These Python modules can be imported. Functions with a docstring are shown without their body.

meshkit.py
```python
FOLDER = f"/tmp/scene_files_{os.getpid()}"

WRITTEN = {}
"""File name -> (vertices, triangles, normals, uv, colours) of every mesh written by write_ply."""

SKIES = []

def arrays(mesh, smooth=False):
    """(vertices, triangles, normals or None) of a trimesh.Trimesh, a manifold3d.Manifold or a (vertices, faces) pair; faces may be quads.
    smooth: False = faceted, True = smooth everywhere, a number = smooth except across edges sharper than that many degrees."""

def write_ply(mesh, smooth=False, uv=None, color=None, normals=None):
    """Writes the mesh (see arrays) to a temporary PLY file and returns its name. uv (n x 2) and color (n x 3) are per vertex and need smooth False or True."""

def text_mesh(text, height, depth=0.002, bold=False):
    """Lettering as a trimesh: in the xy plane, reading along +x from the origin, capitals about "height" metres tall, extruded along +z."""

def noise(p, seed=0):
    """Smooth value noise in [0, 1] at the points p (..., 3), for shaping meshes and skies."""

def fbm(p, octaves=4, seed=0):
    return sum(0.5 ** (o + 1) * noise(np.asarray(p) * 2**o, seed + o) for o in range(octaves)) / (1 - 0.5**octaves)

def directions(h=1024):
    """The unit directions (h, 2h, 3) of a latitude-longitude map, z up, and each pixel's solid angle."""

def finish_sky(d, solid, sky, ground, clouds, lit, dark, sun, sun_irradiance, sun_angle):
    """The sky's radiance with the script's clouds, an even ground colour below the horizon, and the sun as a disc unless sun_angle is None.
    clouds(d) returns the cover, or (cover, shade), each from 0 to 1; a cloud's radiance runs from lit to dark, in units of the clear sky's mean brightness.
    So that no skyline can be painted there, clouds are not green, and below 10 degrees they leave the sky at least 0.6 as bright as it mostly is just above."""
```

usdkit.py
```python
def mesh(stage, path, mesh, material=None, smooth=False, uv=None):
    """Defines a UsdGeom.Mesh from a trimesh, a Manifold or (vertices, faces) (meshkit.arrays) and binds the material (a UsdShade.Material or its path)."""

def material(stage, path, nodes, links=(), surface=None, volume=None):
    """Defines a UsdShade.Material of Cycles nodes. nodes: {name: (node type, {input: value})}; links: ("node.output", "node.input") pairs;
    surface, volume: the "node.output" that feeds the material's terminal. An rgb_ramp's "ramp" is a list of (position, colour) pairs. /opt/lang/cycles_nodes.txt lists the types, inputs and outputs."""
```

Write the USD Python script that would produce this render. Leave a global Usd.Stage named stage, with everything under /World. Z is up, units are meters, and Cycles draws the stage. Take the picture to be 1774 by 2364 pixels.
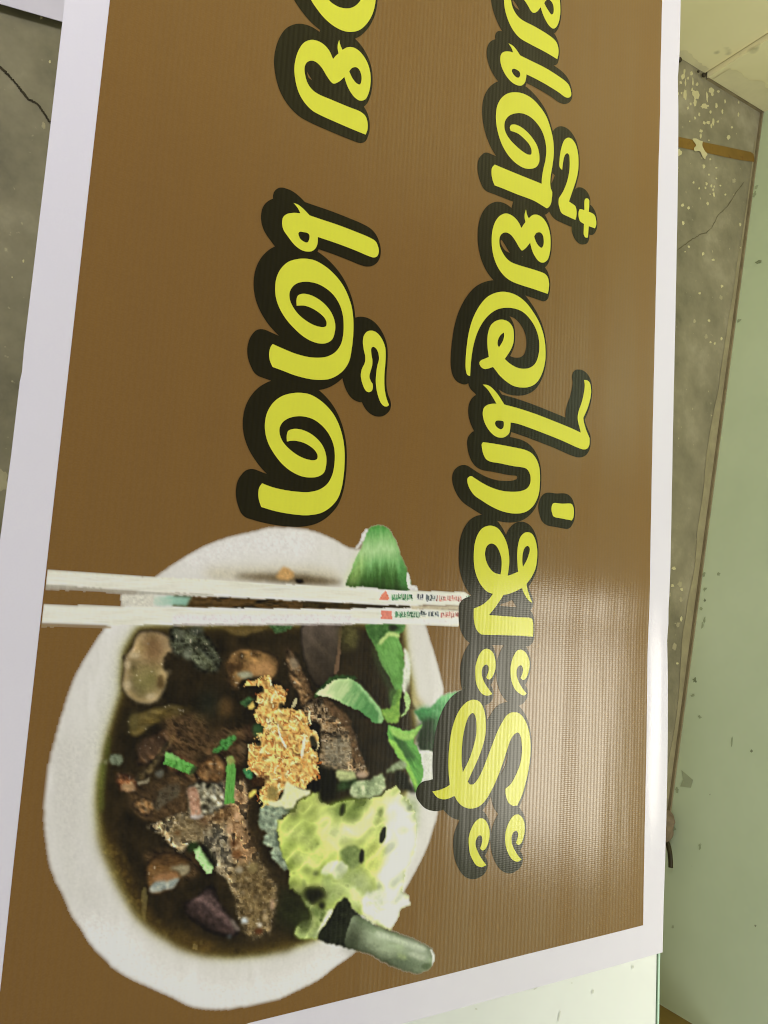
import math, random
import numpy as np
import trimesh, usdkit, meshkit
from scipy import ndimage
import shapely
from shapely.geometry import Polygon, MultiPolygon, LineString, Point, box as sbox
from shapely.ops import unary_union
from shapely import affinity
from pxr import Usd, UsdGeom, UsdLux, UsdShade, Gf, Sdf, Vt

random.seed(7)
RNG = np.random.default_rng(7)
stage = Usd.Stage.CreateInMemory()
UsdGeom.SetStageUpAxis(stage, UsdGeom.Tokens.z)
UsdGeom.SetStageMetersPerUnit(stage, 1.0)
UsdGeom.Xform.Define(stage, '/World')
UsdGeom.Scope.Define(stage, '/World/Looks')

# ---------------------------------------------------------------- camera
# x runs along the lettering, y across the table towards the green wall, z up; z = 0 is the table top
FPX, CX, CY = 1773.153, 887.0, 1182.0
CAM = np.array([-0.38775474, -0.08979211, 0.69838199])
ROT = np.array([[-0.05938948, 0.9913352, -0.11716405],      # columns: right, down, forward
                [0.85547071, 0.11103058, 0.50580833],
                [0.5144344, -0.07019072, -0.85465228]])
u_, s_, v_ = np.linalg.svd(ROT)
ROT = u_ @ v_
cam = UsdGeom.Camera.Define(stage, '/World/camera')
cam.CreateHorizontalApertureAttr(36.0)
cam.CreateVerticalApertureAttr(36.0 * 2364 / 1774)
cam.CreateFocalLengthAttr(36.0 * FPX / 1774)
cam.CreateClippingRangeAttr(Gf.Vec2f(0.01, 100))
M = np.eye(4)
M[0, :3], M[1, :3], M[2, :3], M[3, :3] = ROT[:, 0], -ROT[:, 1], -ROT[:, 2], CAM
cam.AddTransformOp().Set(Gf.Matrix4d(*M.ravel().tolist()))
EXPOSURE = 0.0
cam.CreateExposureAttr(EXPOSURE)


def at(p, z=0.0, y=None):
    """The place on a level plane (or, with y, an upright plane across the table) that a point measured in the photograph lies on."""
    p = np.atleast_2d(np.asarray(p, float))
    d = np.c_[(p[:, 0] - CX) / FPX, (p[:, 1] - CY) / FPX, np.ones(len(p))] @ ROT.T
    t = (z - CAM[2]) / d[:, 2] if y is None else (y - CAM[1]) / d[:, 1]
    return CAM + d * t[:, None]


def seen(w):
    d = (np.asarray(w, float) - CAM) @ ROT
    return np.c_[CX + FPX * d[:, 0] / d[:, 2], CY + FPX * d[:, 1] / d[:, 2]]


# ---------------------------------------------------------------- light: dim ambient dome, lamps out of view, added wall fills
dome = UsdLux.DomeLight.Define(stage, '/World/ambient')
dome.CreateIntensityAttr(1.0)
AMB = 0.15
WARM = (1.0, 0.985, 1.12)
dm = usdkit.material(stage, '/World/Looks/room_light', {'b': ('background_shader', {'color': (1.0, 0.985, 1.03), 'strength': AMB})}, surface='b.background')
UsdShade.MaterialBindingAPI.Apply(dome.GetPrim()).Bind(dm)


def rect_light(name, centre, target, length, width, power, color):
    """A rectangle light with its long side along x, facing the target."""
    c, t = np.array(centre, float), np.array(target, float)
    zx = (c - t) / np.linalg.norm(c - t)
    xx = np.array([1.0, 0, 0]); xx -= zx * xx.dot(zx); xx /= np.linalg.norm(xx)
    yx = np.cross(zx, xx)
    m = np.eye(4); m[0, :3], m[1, :3], m[2, :3], m[3, :3] = xx, yx, zx, c
    l = UsdLux.RectLight.Define(stage, '/World/' + name)
    l.CreateWidthAttr(length); l.CreateHeightAttr(width); l.CreateIntensityAttr(power); l.CreateColorAttr(Gf.Vec3f(*color))
    l.AddTransformOp().Set(Gf.Matrix4d(*m.ravel().tolist()))


rect_light('unseen_panel_light', (-0.02, 1.60, 1.12), (-0.25, 0.55, 0.0), 0.66, 0.38, 12.5, (1.0, 0.93, 0.78))  # out of view, placed to give the sheen at the banner's lower right
rect_light('unseen_left_lamp', (-1.95, -0.75, 1.15), (-1.15, -0.05, -0.25), 0.5, 0.25, 62.0, WARM)  # out of view, placed to light the upper left of banner and floor
rect_light('unseen_right_lamp', (1.0, -0.25, 1.0), (0.2, 0.3, 0.0), 0.5, 0.25, 11.0, WARM)  # out of view, placed to light the bowl end of the banner
rect_light('added_wall_fill', (0.2, 0.95, 1.5), (0.2, 2.2, 1.12), 2.7, 0.15, 14.5, WARM)  # added fill, brightens the green wall and turns away from the banner
rect_light('added_low_wall_fill', (0.75, 0.95, 0.9), (0.75, 1.7, 0.76), 0.5, 0.15, 11.0, WARM)  # added fill for the low right stretch of the green wall
rect_light('added_end_wall_fill', (-1.0, 1.5, 1.4), (-2.1, 1.65, 1.0), 0.5, 0.15, 54.0, WARM)  # added fill that brightens the cream end wall

# ---------------------------------------------------------------- helpers
TAKEN = {}


def numbered(path):
    n = TAKEN.get(path, 0)
    TAKEN[path] = n + 1
    return path if n == 0 else f'{path}_{n:03d}'


def tag(prim, label=None, category=None, group=None, kind=None):
    for k, v in (('label', label), ('category', category), ('group', group), ('kind', kind)):
        if v:
            prim.SetCustomDataByKey(k, v)
    return prim


def thing(name, label, category, group=None):
    x = UsdGeom.Xform.Define(stage, numbered('/World/' + name)).GetPrim()
    return tag(x, label, category, group)


def obj(name, mesh, material, parent=None, smooth=False, **kw):
    base = str(parent.GetPath()) if parent is not None else '/World'
    m = usdkit.mesh(stage, numbered(base + '/' + name), mesh, material, smooth=smooth)
    m.CreateDoubleSidedAttr(True)
    return tag(m.GetPrim(), **kw)


def lin(c):
    c = np.asarray(c, float) / 255.0
    return np.where(c <= 0.04045, c / 12.92, ((c + 0.055) / 1.055) ** 2.4)


def spline(pts, corners, closed=True, n=8):
    """A Catmull-Rom outline through the points, broken at the corners."""
    p = np.asarray(pts, float); k = len(p); out = []
    for i in range(k if closed else k - 1):
        a, b, c, d = p[i - 1] if (closed or i) else p[i], p[i], p[(i + 1) % k], p[(i + 2) % k] if (closed or i + 2 < k) else p[(i + 1) % k]
        if corners[i]:
            a = b - (c - b) * 0.6
        if corners[(i + 1) % k]:
            d = c + (c - b) * 0.6
        # centripetal tangents keep uneven spacing from overshooting
        l0, l1, l2 = (max(np.linalg.norm(q), 1e-9) ** 0.5 for q in (b - a, c - b, d - c))
        m1 = (c - b) + l1 * ((b - a) / l0 - (c - a) / (l0 + l1))
        m2 = (c - b) + l1 * ((d - c) / l2 - (d - b) / (l1 + l2))
        for t in np.arange(n) / n:
            out.append((2 * t**3 - 3 * t**2 + 1) * b + (t**3 - 2 * t**2 + t) * m1 + (-2 * t**3 + 3 * t**2) * c + (t**3 - t**2) * m2)
    if not closed:
        out.append(p[-1])
    return np.array(out)


def parse(text):
    pts, cor = [], []
    for w in text.split():
        cor.append(w.endswith('!'))
        pts.append([float(q) for q in w.rstrip('!').split(',')])
    return np.array(pts), cor


def plate(poly, h, z=None, thick=0.0, edge=0.02):
    """A polygon in x, y as a sheet lying on the surface h(x, y)."""
    vs, fs, n = [], [], 0
    for g in getattr(poly, 'geoms', [poly]):
        if g.area < 1e-9 or g.geom_type != 'Polygon':
            continue
        v, f = trimesh.creation.triangulate_polygon(g, engine='earcut')
        v3 = np.c_[v, np.zeros(len(v))]
        if edge:
            v3, f = trimesh.remesh.subdivide_to_size(v3, f, edge, max_iter=12)
        a, b, c = v3[f[:, 0]], v3[f[:, 1]], v3[f[:, 2]]
        flip = np.cross(b - a, c - a)[:, 2] < 0
        f = np.where(flip[:, None], f[:, ::-1], f)
        vs.append(v3); fs.append(f + n); n += len(v3)
    v, f = np.vstack(vs), np.vstack(fs)
    v[:, 2] = h(v[:, 0], v[:, 1])
    return v, f


def rounded_box(size, centre, r=0.004):
    import manifold3d as m3
    s = np.array(size) / 2 - r
    pts = [m3.Manifold.sphere(r, 12).translate([x * s[0] + centre[0], y * s[1] + centre[1], z * s[2] + centre[2]]) for x in (-1, 1) for y in (-1, 1) for z in (-1, 1)]
    return m3.Manifold.batch_hull(pts)


def MAT(name, nodes, links, surface='p.BSDF'):
    return usdkit.material(stage, '/World/Looks/' + name, nodes, links, surface=surface)
# ---------------------------------------------------------------- lettering (outlines traced four times enlarged; "!" marks a sharp corner)
LETTERS = [
 # (enlargement origin, label, outer outline, holes)
 ((970, 0), 'yo', "1270,-20 1280,60 1280,140 1265,220 1240,265 1215,275 1180,250 1145,195 1120,140 1100,78! 1065,120 1035,130 1010,110 985,65 945,5 900,-45 850,-35 830,-5 830,20 845,80 880,145 925,190 1050,258 1160,325 1225,375 1250,410 1265,470 1262,520 1253,557! 1150,495 1000,415 910,360 850,290 805,200 775,100 765,0 775,-100 810,-170 870,-200 930,-170 980,-110 1005,-65! 1050,-100! 1110,-140 1190,-110 1240,-60",
  ["1133,40! 1150,15 1175,8 1205,35 1220,85 1215,135 1200,145 1175,115 1150,75"]),
 ((970, 0), 'e', "806,408! 845,430 880,470 912,520! 1000,565 1140,635 1260,710 1340,770 1365,805 1382,870 1378,898 1355,912 1325,905 1270,865 1150,790 1050,735 970,695! 965,740 950,780 920,800 885,795 840,770 790,715 750,640 732,570 735,520 750,495 780,483 820,485 848,493! 835,455",
  ["838,650! 855,643 885,655 908,675 912,705 900,725 880,722 855,700 838,670"]),
 ((970, 0), 'to', "825,1215! 818,1185 830,1162 860,1157 910,1175 970,1220 1030,1290 1070,1360 1088,1440 1085,1510 1060,1550 1010,1567 950,1560 880,1520 810,1450 750,1350 715,1250 695,1150 692,1060 705,980 740,915 790,875 855,860 930,870 1010,910 1090,990 1150,1080 1190,1190 1215,1300 1222,1420 1210,1530 1195,1620 1188,1700 1195,1750 1207,1780! 1205,1830 1190,1900 1160,1930 1130,1915 1040,1862 880,1800 760,1750 678,1718! 660,1670 650,1610 655,1555 680,1526! 800,1578 950,1640 1110,1705! 1112,1650 1125,1570 1145,1480 1152,1390 1140,1300 1110,1215 1060,1140 1000,1085 930,1055 870,1055 815,1075 780,1115 768,1170 780,1230 815,1290 870,1350 940,1410 985,1435 1010,1435 1017,1405 1000,1350 950,1290 890,1240", []),
 ((970, 0), 'i', "1298,1578! 1275,1550 1275,1480 1285,1400 1305,1330 1325,1295 1355,1280 1385,1290 1420,1335 1442,1410 1450,1500 1445,1590 1425,1680 1395,1770 1362,1868! 1395,1890 1420,1910 1432,1960 1430,2000 1422,2038! 1360,2010 1295,1975 1275,1930 1265,1880 1268,1838! 1310,1770 1345,1680 1365,1580 1368,1500 1362,1440 1345,1423 1325,1440 1310,1490 1303,1540", []),
 ((970, 0), 'plus', "1508,1850 1525,1838 1545,1850 1548,1900 1545,1962! 1590,1985 1605,2010 1613,2060 1610,2095 1600,2115! 1545,2095! 1540,2150 1537,2200! 1515,2200 1498,2170 1498,2130 1500,2075! 1465,2050 1452,2015 1450,1970 1462,1938 1480,1940 1503,1948!", []),
 ((970, 480), 'yo', "965,22! 975,70 990,103! 1030,72 1075,72 1125,105 1165,170 1187,250 1192,330 1185,420 1160,490 1120,512 1085,500 1045,450 1020,395 1003,328! 960,380 928,400 905,375 870,315 830,260 795,237 765,235 735,255 720,300 725,360 745,410 780,465 825,505 900,535 1000,565 1080,590 1140,615 1165,645 1178,700 1175,755 1166,800! 1050,760 900,712 830,683 770,640 715,570 675,480 655,390 650,300 658,210 685,130 725,80 775,58 820,68 865,100 900,145 922,193! 940,165 960,138! 952,95 955,55",
  ["1040,272! 1060,240 1090,232 1115,250 1128,300 1125,350 1108,375 1085,360 1060,325"]),
 ((970, 480), 'wo', "450,1557! 425,1545 410,1490 410,1400 420,1280 440,1150 475,1030 530,920 600,835 670,795 745,780 820,790 890,820 960,875 1030,965 1090,1070 1130,1190 1145,1310 1140,1430 1110,1540 1060,1620 1000,1655 930,1663 850,1648 780,1605 720,1550 685,1505 660,1473! 620,1487 580,1492 548,1470 535,1435 550,1412 590,1395 622,1380! 612,1310 608,1230 615,1160 640,1090 685,1050 740,1037 800,1055 840,1105 853,1180 845,1260 815,1330 768,1400! 820,1445 880,1478 940,1490 1000,1480 1050,1440 1078,1370 1088,1290 1080,1200 1050,1110 1000,1030 940,970 870,938 790,928 710,940 640,980 575,1050 520,1150 485,1260 465,1370 455,1470",
  ["760,1155! 762,1190 750,1235 715,1293! 703,1265 708,1220 730,1180"]),
 ((970, 480), 'ai', "566,1635! 610,1640 650,1665 700,1720 740,1780 765,1820! 880,1850 1050,1905 1220,1970 1380,2035 1472,2078! 1460,2030 1447,1980 1443,1930 1455,1870 1480,1800 1500,1710 1508,1640 1502,1592! 1530,1595 1555,1620 1567,1690 1560,1760 1535,1850 1495,1942! 1500,1980 1520,2050 1553,2130! 1550,2190 1530,2225 1495,2232 1440,2215 1300,2152 1150,2092 1000,2035 880,1995 823,1985! 820,2030 808,2085 770,2118 725,2125 680,2110 630,2065 590,2000 570,1940 567,1885 580,1845 615,1820 660,1812 692,1812! 650,1740 610,1680",
  ["680,1985 695,1968 730,1968 755,1975 760,2000 755,2030 735,2047 705,2035 683,2010"]),
 ((970, 960), 'ko', "570,245! 700,265 850,293 960,318 1020,350 1065,410 1090,490 1095,580 1090,680 1075,750 1035,830 970,885 900,903 820,900 730,877 640,835 560,785 490,735 445,670 425,605 430,575 460,558 490,575 560,620 650,665 740,693 830,703 910,698 970,675 1000,635 1008,580 995,525 970,492 940,480 850,467 720,440 630,423 595,400 570,350 558,290 558,262", []),
 ((970, 960), 'tone', "1205,830 1220,808 1300,813 1385,815 1402,845 1408,890 1402,940 1388,967! 1300,950 1220,930 1207,900 1200,865", []),
 ((970, 960), 'mo', "495,1780! 580,1740 640,1685 667,1645! 610,1620 555,1560 515,1480 492,1390 487,1280 495,1180 525,1090 570,1035 635,1015 700,1035 750,1095 790,1180 810,1280 812,1380 800,1478! 850,1460 895,1440! 890,1380 885,1290 892,1200 915,1120 950,1083 985,1075 1020,1090 1050,1140 1068,1220 1070,1310 1055,1410 1020,1490 975,1553! 985,1600 1005,1660 1033,1727! 1005,1710 970,1665 945,1620 935,1590! 880,1618 820,1643 765,1655! 735,1705 695,1765 637,1840! 750,1848 900,1860 1030,1872 1043,1900 1047,1960 1045,2040! 900,2030 750,2025 600,2022 560,2015 520,1970 498,1890",
  ["735,1465! 680,1450 630,1400 598,1330 590,1260 610,1200 645,1180 685,1195 720,1250 742,1330 742,1400", "940,1395! 933,1340 938,1270 955,1220 980,1202 1000,1220 998,1260 975,1330"]),
 ((950, 1500), 'a', "692,258! 715,275 735,268 760,230 778,170 778,110 765,50 740,10 705,-8 670,-2 635,35 610,90 593,160 592,230 600,310 625,370 660,412 710,425 749,410! 720,370 680,310 655,250 652,200 662,160 690,138 710,150 715,185 705,225", []),
 ((950, 1500), 'a', "1010,262! 1035,280 1055,270 1080,220 1095,140 1085,80 1060,30 1025,3 985,5 950,50 925,120 917,190 925,280 955,360 1000,405 1045,423 1066,405! 1030,360 995,300 975,240 975,190 990,155 1015,145 1030,165 1032,200 1020,240", []),
 ((950, 1500), 'ro', "193,1310! 260,1295 320,1270 355,1248! 345,1150 342,1030 350,900 370,760 405,640 450,550 510,485 570,462 630,480 670,550 688,660 685,780 660,890 620,1000 570,1110 520,1220! 545,1245 570,1243 600,1215 640,1150 690,1030 740,900 790,770 840,670 890,600 940,578 1000,590 1050,650 1085,740 1102,860 1100,980 1085,1100 1060,1220 1025,1340 980,1440! 940,1442 900,1415 875,1350 870,1285! 920,1240 970,1150 1005,1060 1022,960 1022,870 1010,800 985,765 955,780 920,830 890,910 855,1020 820,1120 780,1220 730,1320 670,1410 610,1455 545,1468 480,1450 430,1405 397,1350! 350,1372 300,1382 240,1365",
  ["475,1133! 465,1040 467,920 478,800 505,680 535,610 568,585 590,610 602,690 598,790 575,890 535,1010"]),
 ((950, 1500), 'a', "635,1835! 655,1855 680,1845 705,1800 722,1730 720,1660 700,1600 670,1565 635,1558 590,1590 555,1650 532,1720 530,1800 540,1880 570,1950 605,1995 650,2008 692,1990! 655,1940 615,1870 592,1800 600,1750 625,1717 645,1720 655,1745 650,1790", []),
 ((950, 1500), 'a', "968,1785! 990,1805 1015,1790 1035,1740 1048,1680 1045,1600 1020,1545 985,1522 945,1535 905,1590 878,1660 867,1740 875,1820 900,1890 935,1940 980,1960 1020,1940! 985,1900 950,1840 928,1780 930,1720 950,1682 975,1675 987,1700 983,1740", []),
 ((540, 0), 'o', "710,-15 760,65 840,165 930,240 1010,280 1080,292 1160,275 1230,215 1280,130 1305,40 1312,-60 1300,-150 1200,-280 1000,-330 820,-280 720,-180 690,-80",
  ["870,-20 950,50 1020,72 1080,70 1130,45 1180,-20 1170,-120 1080,-200 960,-200 880,-120"]),
 ((540, 0), 'yo', "975,365! 985,410 1005,458! 1045,435 1095,432 1150,460 1200,515 1240,590 1262,680 1262,780 1245,860 1215,915 1170,928 1125,905 1080,850 1045,780 1022,708! 975,750 925,770 900,755 860,700 815,625 760,570 715,557 675,575 655,620 660,690 685,770 730,830 785,868 900,918 1060,985 1170,1030 1215,1070 1235,1130 1235,1190 1218,1243! 1100,1195 950,1130 790,1057 720,1015 650,940 600,850 570,740 560,630 575,530 605,450 650,390 710,365 770,372 830,405 880,460 918,542! 940,515 968,490! 960,440 963,400",
  ["1067,657! 1090,628 1125,617 1155,635 1178,690 1180,740 1165,777 1140,770 1100,725"]),
 ((540, 430), 'e', "550,155! 590,170 630,200 670,240 698,270! 800,305 950,355 1120,420 1250,475 1305,510 1330,565 1335,610 1320,648 1290,660 1250,650 1120,595 950,530 773,470! 772,520 755,570 720,600 675,605 620,590 560,545 500,470 455,400 443,340 455,285 490,257 545,247 612,250! 590,205",
  ["592,440! 605,423 640,425 680,435 695,455 690,500 675,520 645,513 610,485"]),
 ((540, 430), 'do', "577,1105! 575,1050 590,1010 630,995 700,1005 780,1045 850,1105 900,1175 930,1260 930,1340 905,1415 860,1447 800,1455 720,1435 640,1390 560,1320 480,1230 420,1130 388,1040 378,950 390,850 430,765 500,700 580,675 650,670 740,685 840,740 930,820 1000,910 1050,1010 1085,1120 1100,1250 1098,1380 1085,1500 1060,1620 1010,1700 940,1755 870,1783 780,1790 690,1780 560,1747 450,1705 355,1670! 330,1610 322,1550 335,1490 355,1458! 450,1500 560,1545 680,1577 780,1585 860,1573 930,1535 980,1470 1003,1390 1010,1280 1000,1180 970,1090 915,1005 840,940 760,900 670,884 590,895 540,930 512,985 515,1050 540,1110 590,1180 660,1240 740,1285 810,1302 845,1295 853,1265 835,1220 790,1175 720,1130 650,1105", []),
 ((540, 430), 'eight', "1240,1903 1215,1890 1185,1830 1168,1750 1178,1690 1205,1630 1208,1570 1195,1510 1187,1440 1195,1385 1225,1345 1265,1335 1310,1350 1355,1400 1390,1480 1398,1560 1392,1660 1385,1760 1388,1870 1405,1960 1428,2022! 1410,2035 1385,2033 1355,2005 1325,1930 1308,1840 1308,1750 1320,1660 1335,1600 1328,1540 1305,1497 1280,1485 1265,1500 1265,1550 1275,1610 1272,1660 1255,1720 1248,1760 1260,1800 1278,1830 1278,1870 1265,1895", []),
 ((540, 740), 'do', "488,1117! 487,1060 500,1020 545,1002 610,1005 690,1035 770,1095 825,1170 852,1260 850,1340 830,1405 780,1440 710,1450 630,1440 540,1400 450,1330 370,1230 315,1130 288,1030 287,930 310,840 365,755 440,700 520,675 600,668 690,680 770,720 850,785 920,870 970,970 1005,1090 1020,1210 1020,1330 1010,1450 990,1560 955,1650 890,1725 810,1775 720,1795 640,1798 500,1783 370,1757 253,1722! 232,1660 225,1600 235,1540 260,1503! 360,1540 480,1567 600,1582 700,1583 790,1560 860,1510 905,1430 925,1340 930,1230 915,1140 875,1050 815,975 735,915 650,888 580,885 500,905 445,945 420,1000 425,1060 455,1125 510,1185 590,1245 670,1280 735,1290 765,1280 772,1250 750,1205 700,1160 630,1125 550,1110", []),
]
# ---------------------------------------------------------------- materials
K = 1.07
PRINT_K = 1.30


def vinyl(name, color=None, attr=None, rough=0.20, weave=0.30, ior=1.54, grain=0.045, lines=0.9):
    """Printed banner vinyl: a plain colour (or the print's colours), glossy, with the weave of the scrim showing through."""
    nodes = {
        'g': ('geometry', {}),
        'wy': ('wave_texture', {'wave_type': 'bands', 'bands_direction': 'y', 'profile': 'sine', 'scale': 0.314 / 0.0054, 'distortion': 0.5, 'detail': 1.0, 'detail_scale': 0.4}),
        'wx': ('wave_texture', {'wave_type': 'bands', 'bands_direction': 'x', 'profile': 'sine', 'scale': 0.314 / 0.0024, 'distortion': 0.5, 'detail': 1.0, 'detail_scale': 0.4}),
        # bands running along the print where the scrim shows more
        'sc': ('mapping', {'scale': (1.2, 26.0, 1.0)}),
        'nb': ('noise_texture', {'scale': 1.0, 'detail': 3.0, 'roughness': 0.6}),
        'rb': ('rgb_ramp', {'ramp': [(0.0, (0.2,) * 3), (0.45, (0.3,) * 3), (0.62, (1.0,) * 3), (1.0, (1.0,) * 3)]}),
        'sc2': ('mapping', {'scale': (14.0, 5.0, 1.0)}),
        'nb2': ('noise_texture', {'scale': 1.0, 'detail': 3.0, 'roughness': 0.6}),
        # the dips of the weave are duller than its crests
        'ly': ('rgb_ramp', {'ramp': [(0.0, (0.45,) * 3), (0.30, (0.6,) * 3), (0.66, (1.0,) * 3), (1.0, (1.0,) * 3)]}),
        'lx': ('rgb_ramp', {'ramp': [(0.0, (0.35,) * 3), (0.45, (0.65,) * 3), (0.7, (1.0,) * 3), (1.0, (1.0,) * 3)]}),
        'mb': ('mix', {'color1': (1, 1, 1)}),
        'cw': ('math', {'math_type': 'multiply'}),
        'cw2': ('math', {'math_type': 'power', 'value2': lines}),
        'tone': ('mix', {'fac': 0.55}),
        'a': ('math', {'math_type': 'multiply'}),
        'b': ('math', {'math_type': 'multiply'}),
        's': ('math', {'math_type': 'add'}),
        'ws': ('mapping', {'scale': (3.5, 24.0, 1.0)}),
        'wn': ('noise_texture', {'scale': 1.0, 'detail': 2.0}),
        'bump': ('bump', {'strength': weave, 'distance': 0.00012}),
        'bump2': ('bump', {'strength': 0.32, 'distance': 0.002}),
        'p': ('principled_bsdf', {'roughness': 0.6, 'specular_ior_level': 0.0, 'coat_weight': 1.0, 'coat_roughness': rough, 'coat_ior': ior}),
    }
    links = [('g.position', 'wx.vector'), ('g.position', 'wy.vector'), ('g.position', 'sc.vector'), ('sc.vector', 'nb.vector'), ('nb.fac', 'rb.fac'),
             ('g.position', 'sc2.vector'), ('sc2.vector', 'nb2.vector'),
             ('wy.fac', 'a.value1'), ('rb.color', 'a.value2'), ('wx.fac', 'b.value1'), ('nb2.fac', 'b.value2'), ('a.value', 's.value1'), ('b.value', 's.value2'),
             ('wy.fac', 'ly.fac'), ('wx.fac', 'lx.fac'), ('rb.color', 'mb.fac'), ('lx.color', 'mb.color2'), ('ly.color', 'cw.value1'), ('mb.color', 'cw.value2'), ('cw.value', 'cw2.value1'), ('cw2.value', 'p.coat_weight'),
             ('g.position', 'ws.vector'), ('ws.vector', 'wn.vector'), ('wn.fac', 'bump2.height'), ('bump2.normal', 'bump.normal'),
             ('s.value', 'bump.height'), ('bump.normal', 'p.coat_normal')]
    if attr:
        nodes['at'] = ('attribute', {'attribute': attr})
        links.append(('at.color', 'p.base_color'))
        del nodes['tone']
    else:
        c = np.asarray(color, float)
        nodes['gr'] = ('white_noise_texture', {})
        nodes['gm'] = ('vector_math', {'math_type': 'snap', 'vector2': (0.0011, 0.0011, 1.0)})
        nodes['gc'] = ('rgb_ramp', {'ramp': [(0.0, tuple(c * (1 - 2 * grain))), (1.0, tuple(np.minimum(c * (1 + 2 * grain), 0.9)))]})
        links += [('g.position', 'gm.vector1'), ('gm.vector', 'gr.vector'), ('gr.value', 'tone.color1'), ('nb.fac', 'tone.color2'), ('tone.color', 'gc.fac'), ('gc.color', 'p.base_color')]
    return MAT(name, nodes, links)


WHITE_VINYL = vinyl('white_vinyl', (0.765, 0.735, 0.81), rough=0.16, weave=0.10, ior=1.36, grain=0.008, lines=0.05)
BROWN_INK = vinyl('brown_ink', lin((123, 92, 48)) * K)
BLACK_INK = vinyl('black_ink', lin((33, 30, 13)) * K, lines=0.5, ior=1.40)
YELLOW_INK = vinyl('yellow_ink', lin((212, 212, 66)) * K, grain=0.012, lines=0.6, ior=1.45)
PHOTO_INK = vinyl('photo_ink', attr='ink', weave=0.3, lines=0.4, ior=1.45)


def stained(name, stops, scale, rough=0.7, detail=6.0, bump=0.3, stretch=(1, 1, 1), dist=0.002, spots=None, spec=0.3):
    nodes = {'g': ('geometry', {}), 'm': ('mapping', {'scale': stretch}), 'n': ('noise_texture', {'scale': scale, 'detail': detail, 'roughness': 0.62}),
             'r': ('rgb_ramp', {'ramp': stops}), 'n2': ('noise_texture', {'scale': scale * 14, 'detail': 4.0}), 'b': ('bump', {'strength': bump, 'distance': dist}),
             'p': ('principled_bsdf', {'roughness': rough, 'specular_ior_level': spec})}
    links = [('g.position', 'm.vector'), ('m.vector', 'n.vector'), ('n.fac', 'r.fac'), ('g.position', 'n2.vector'), ('n2.fac', 'b.height'), ('b.normal', 'p.normal')]
    if spots:
        sc, lo, hi, col = spots
        nodes |= {'v': ('noise_texture', {'scale': sc, 'detail': 2.0}), 'vr': ('rgb_ramp', {'ramp': [(0.0, (0,) * 3), (lo, (0,) * 3), (hi, (1,) * 3), (1.0, (1,) * 3)]}), 'x': ('mix', {'color2': col})}
        links += [('g.position', 'v.vector'), ('v.fac', 'vr.fac'), ('vr.color', 'x.fac'), ('r.color', 'x.color1'), ('x.color', 'p.base_color')]
    else:
        links.append(('r.color', 'p.base_color'))
    return MAT(name, nodes, links)


def c3(*c, k=1.0):
    return tuple((lin(c) * k).tolist())


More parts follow.
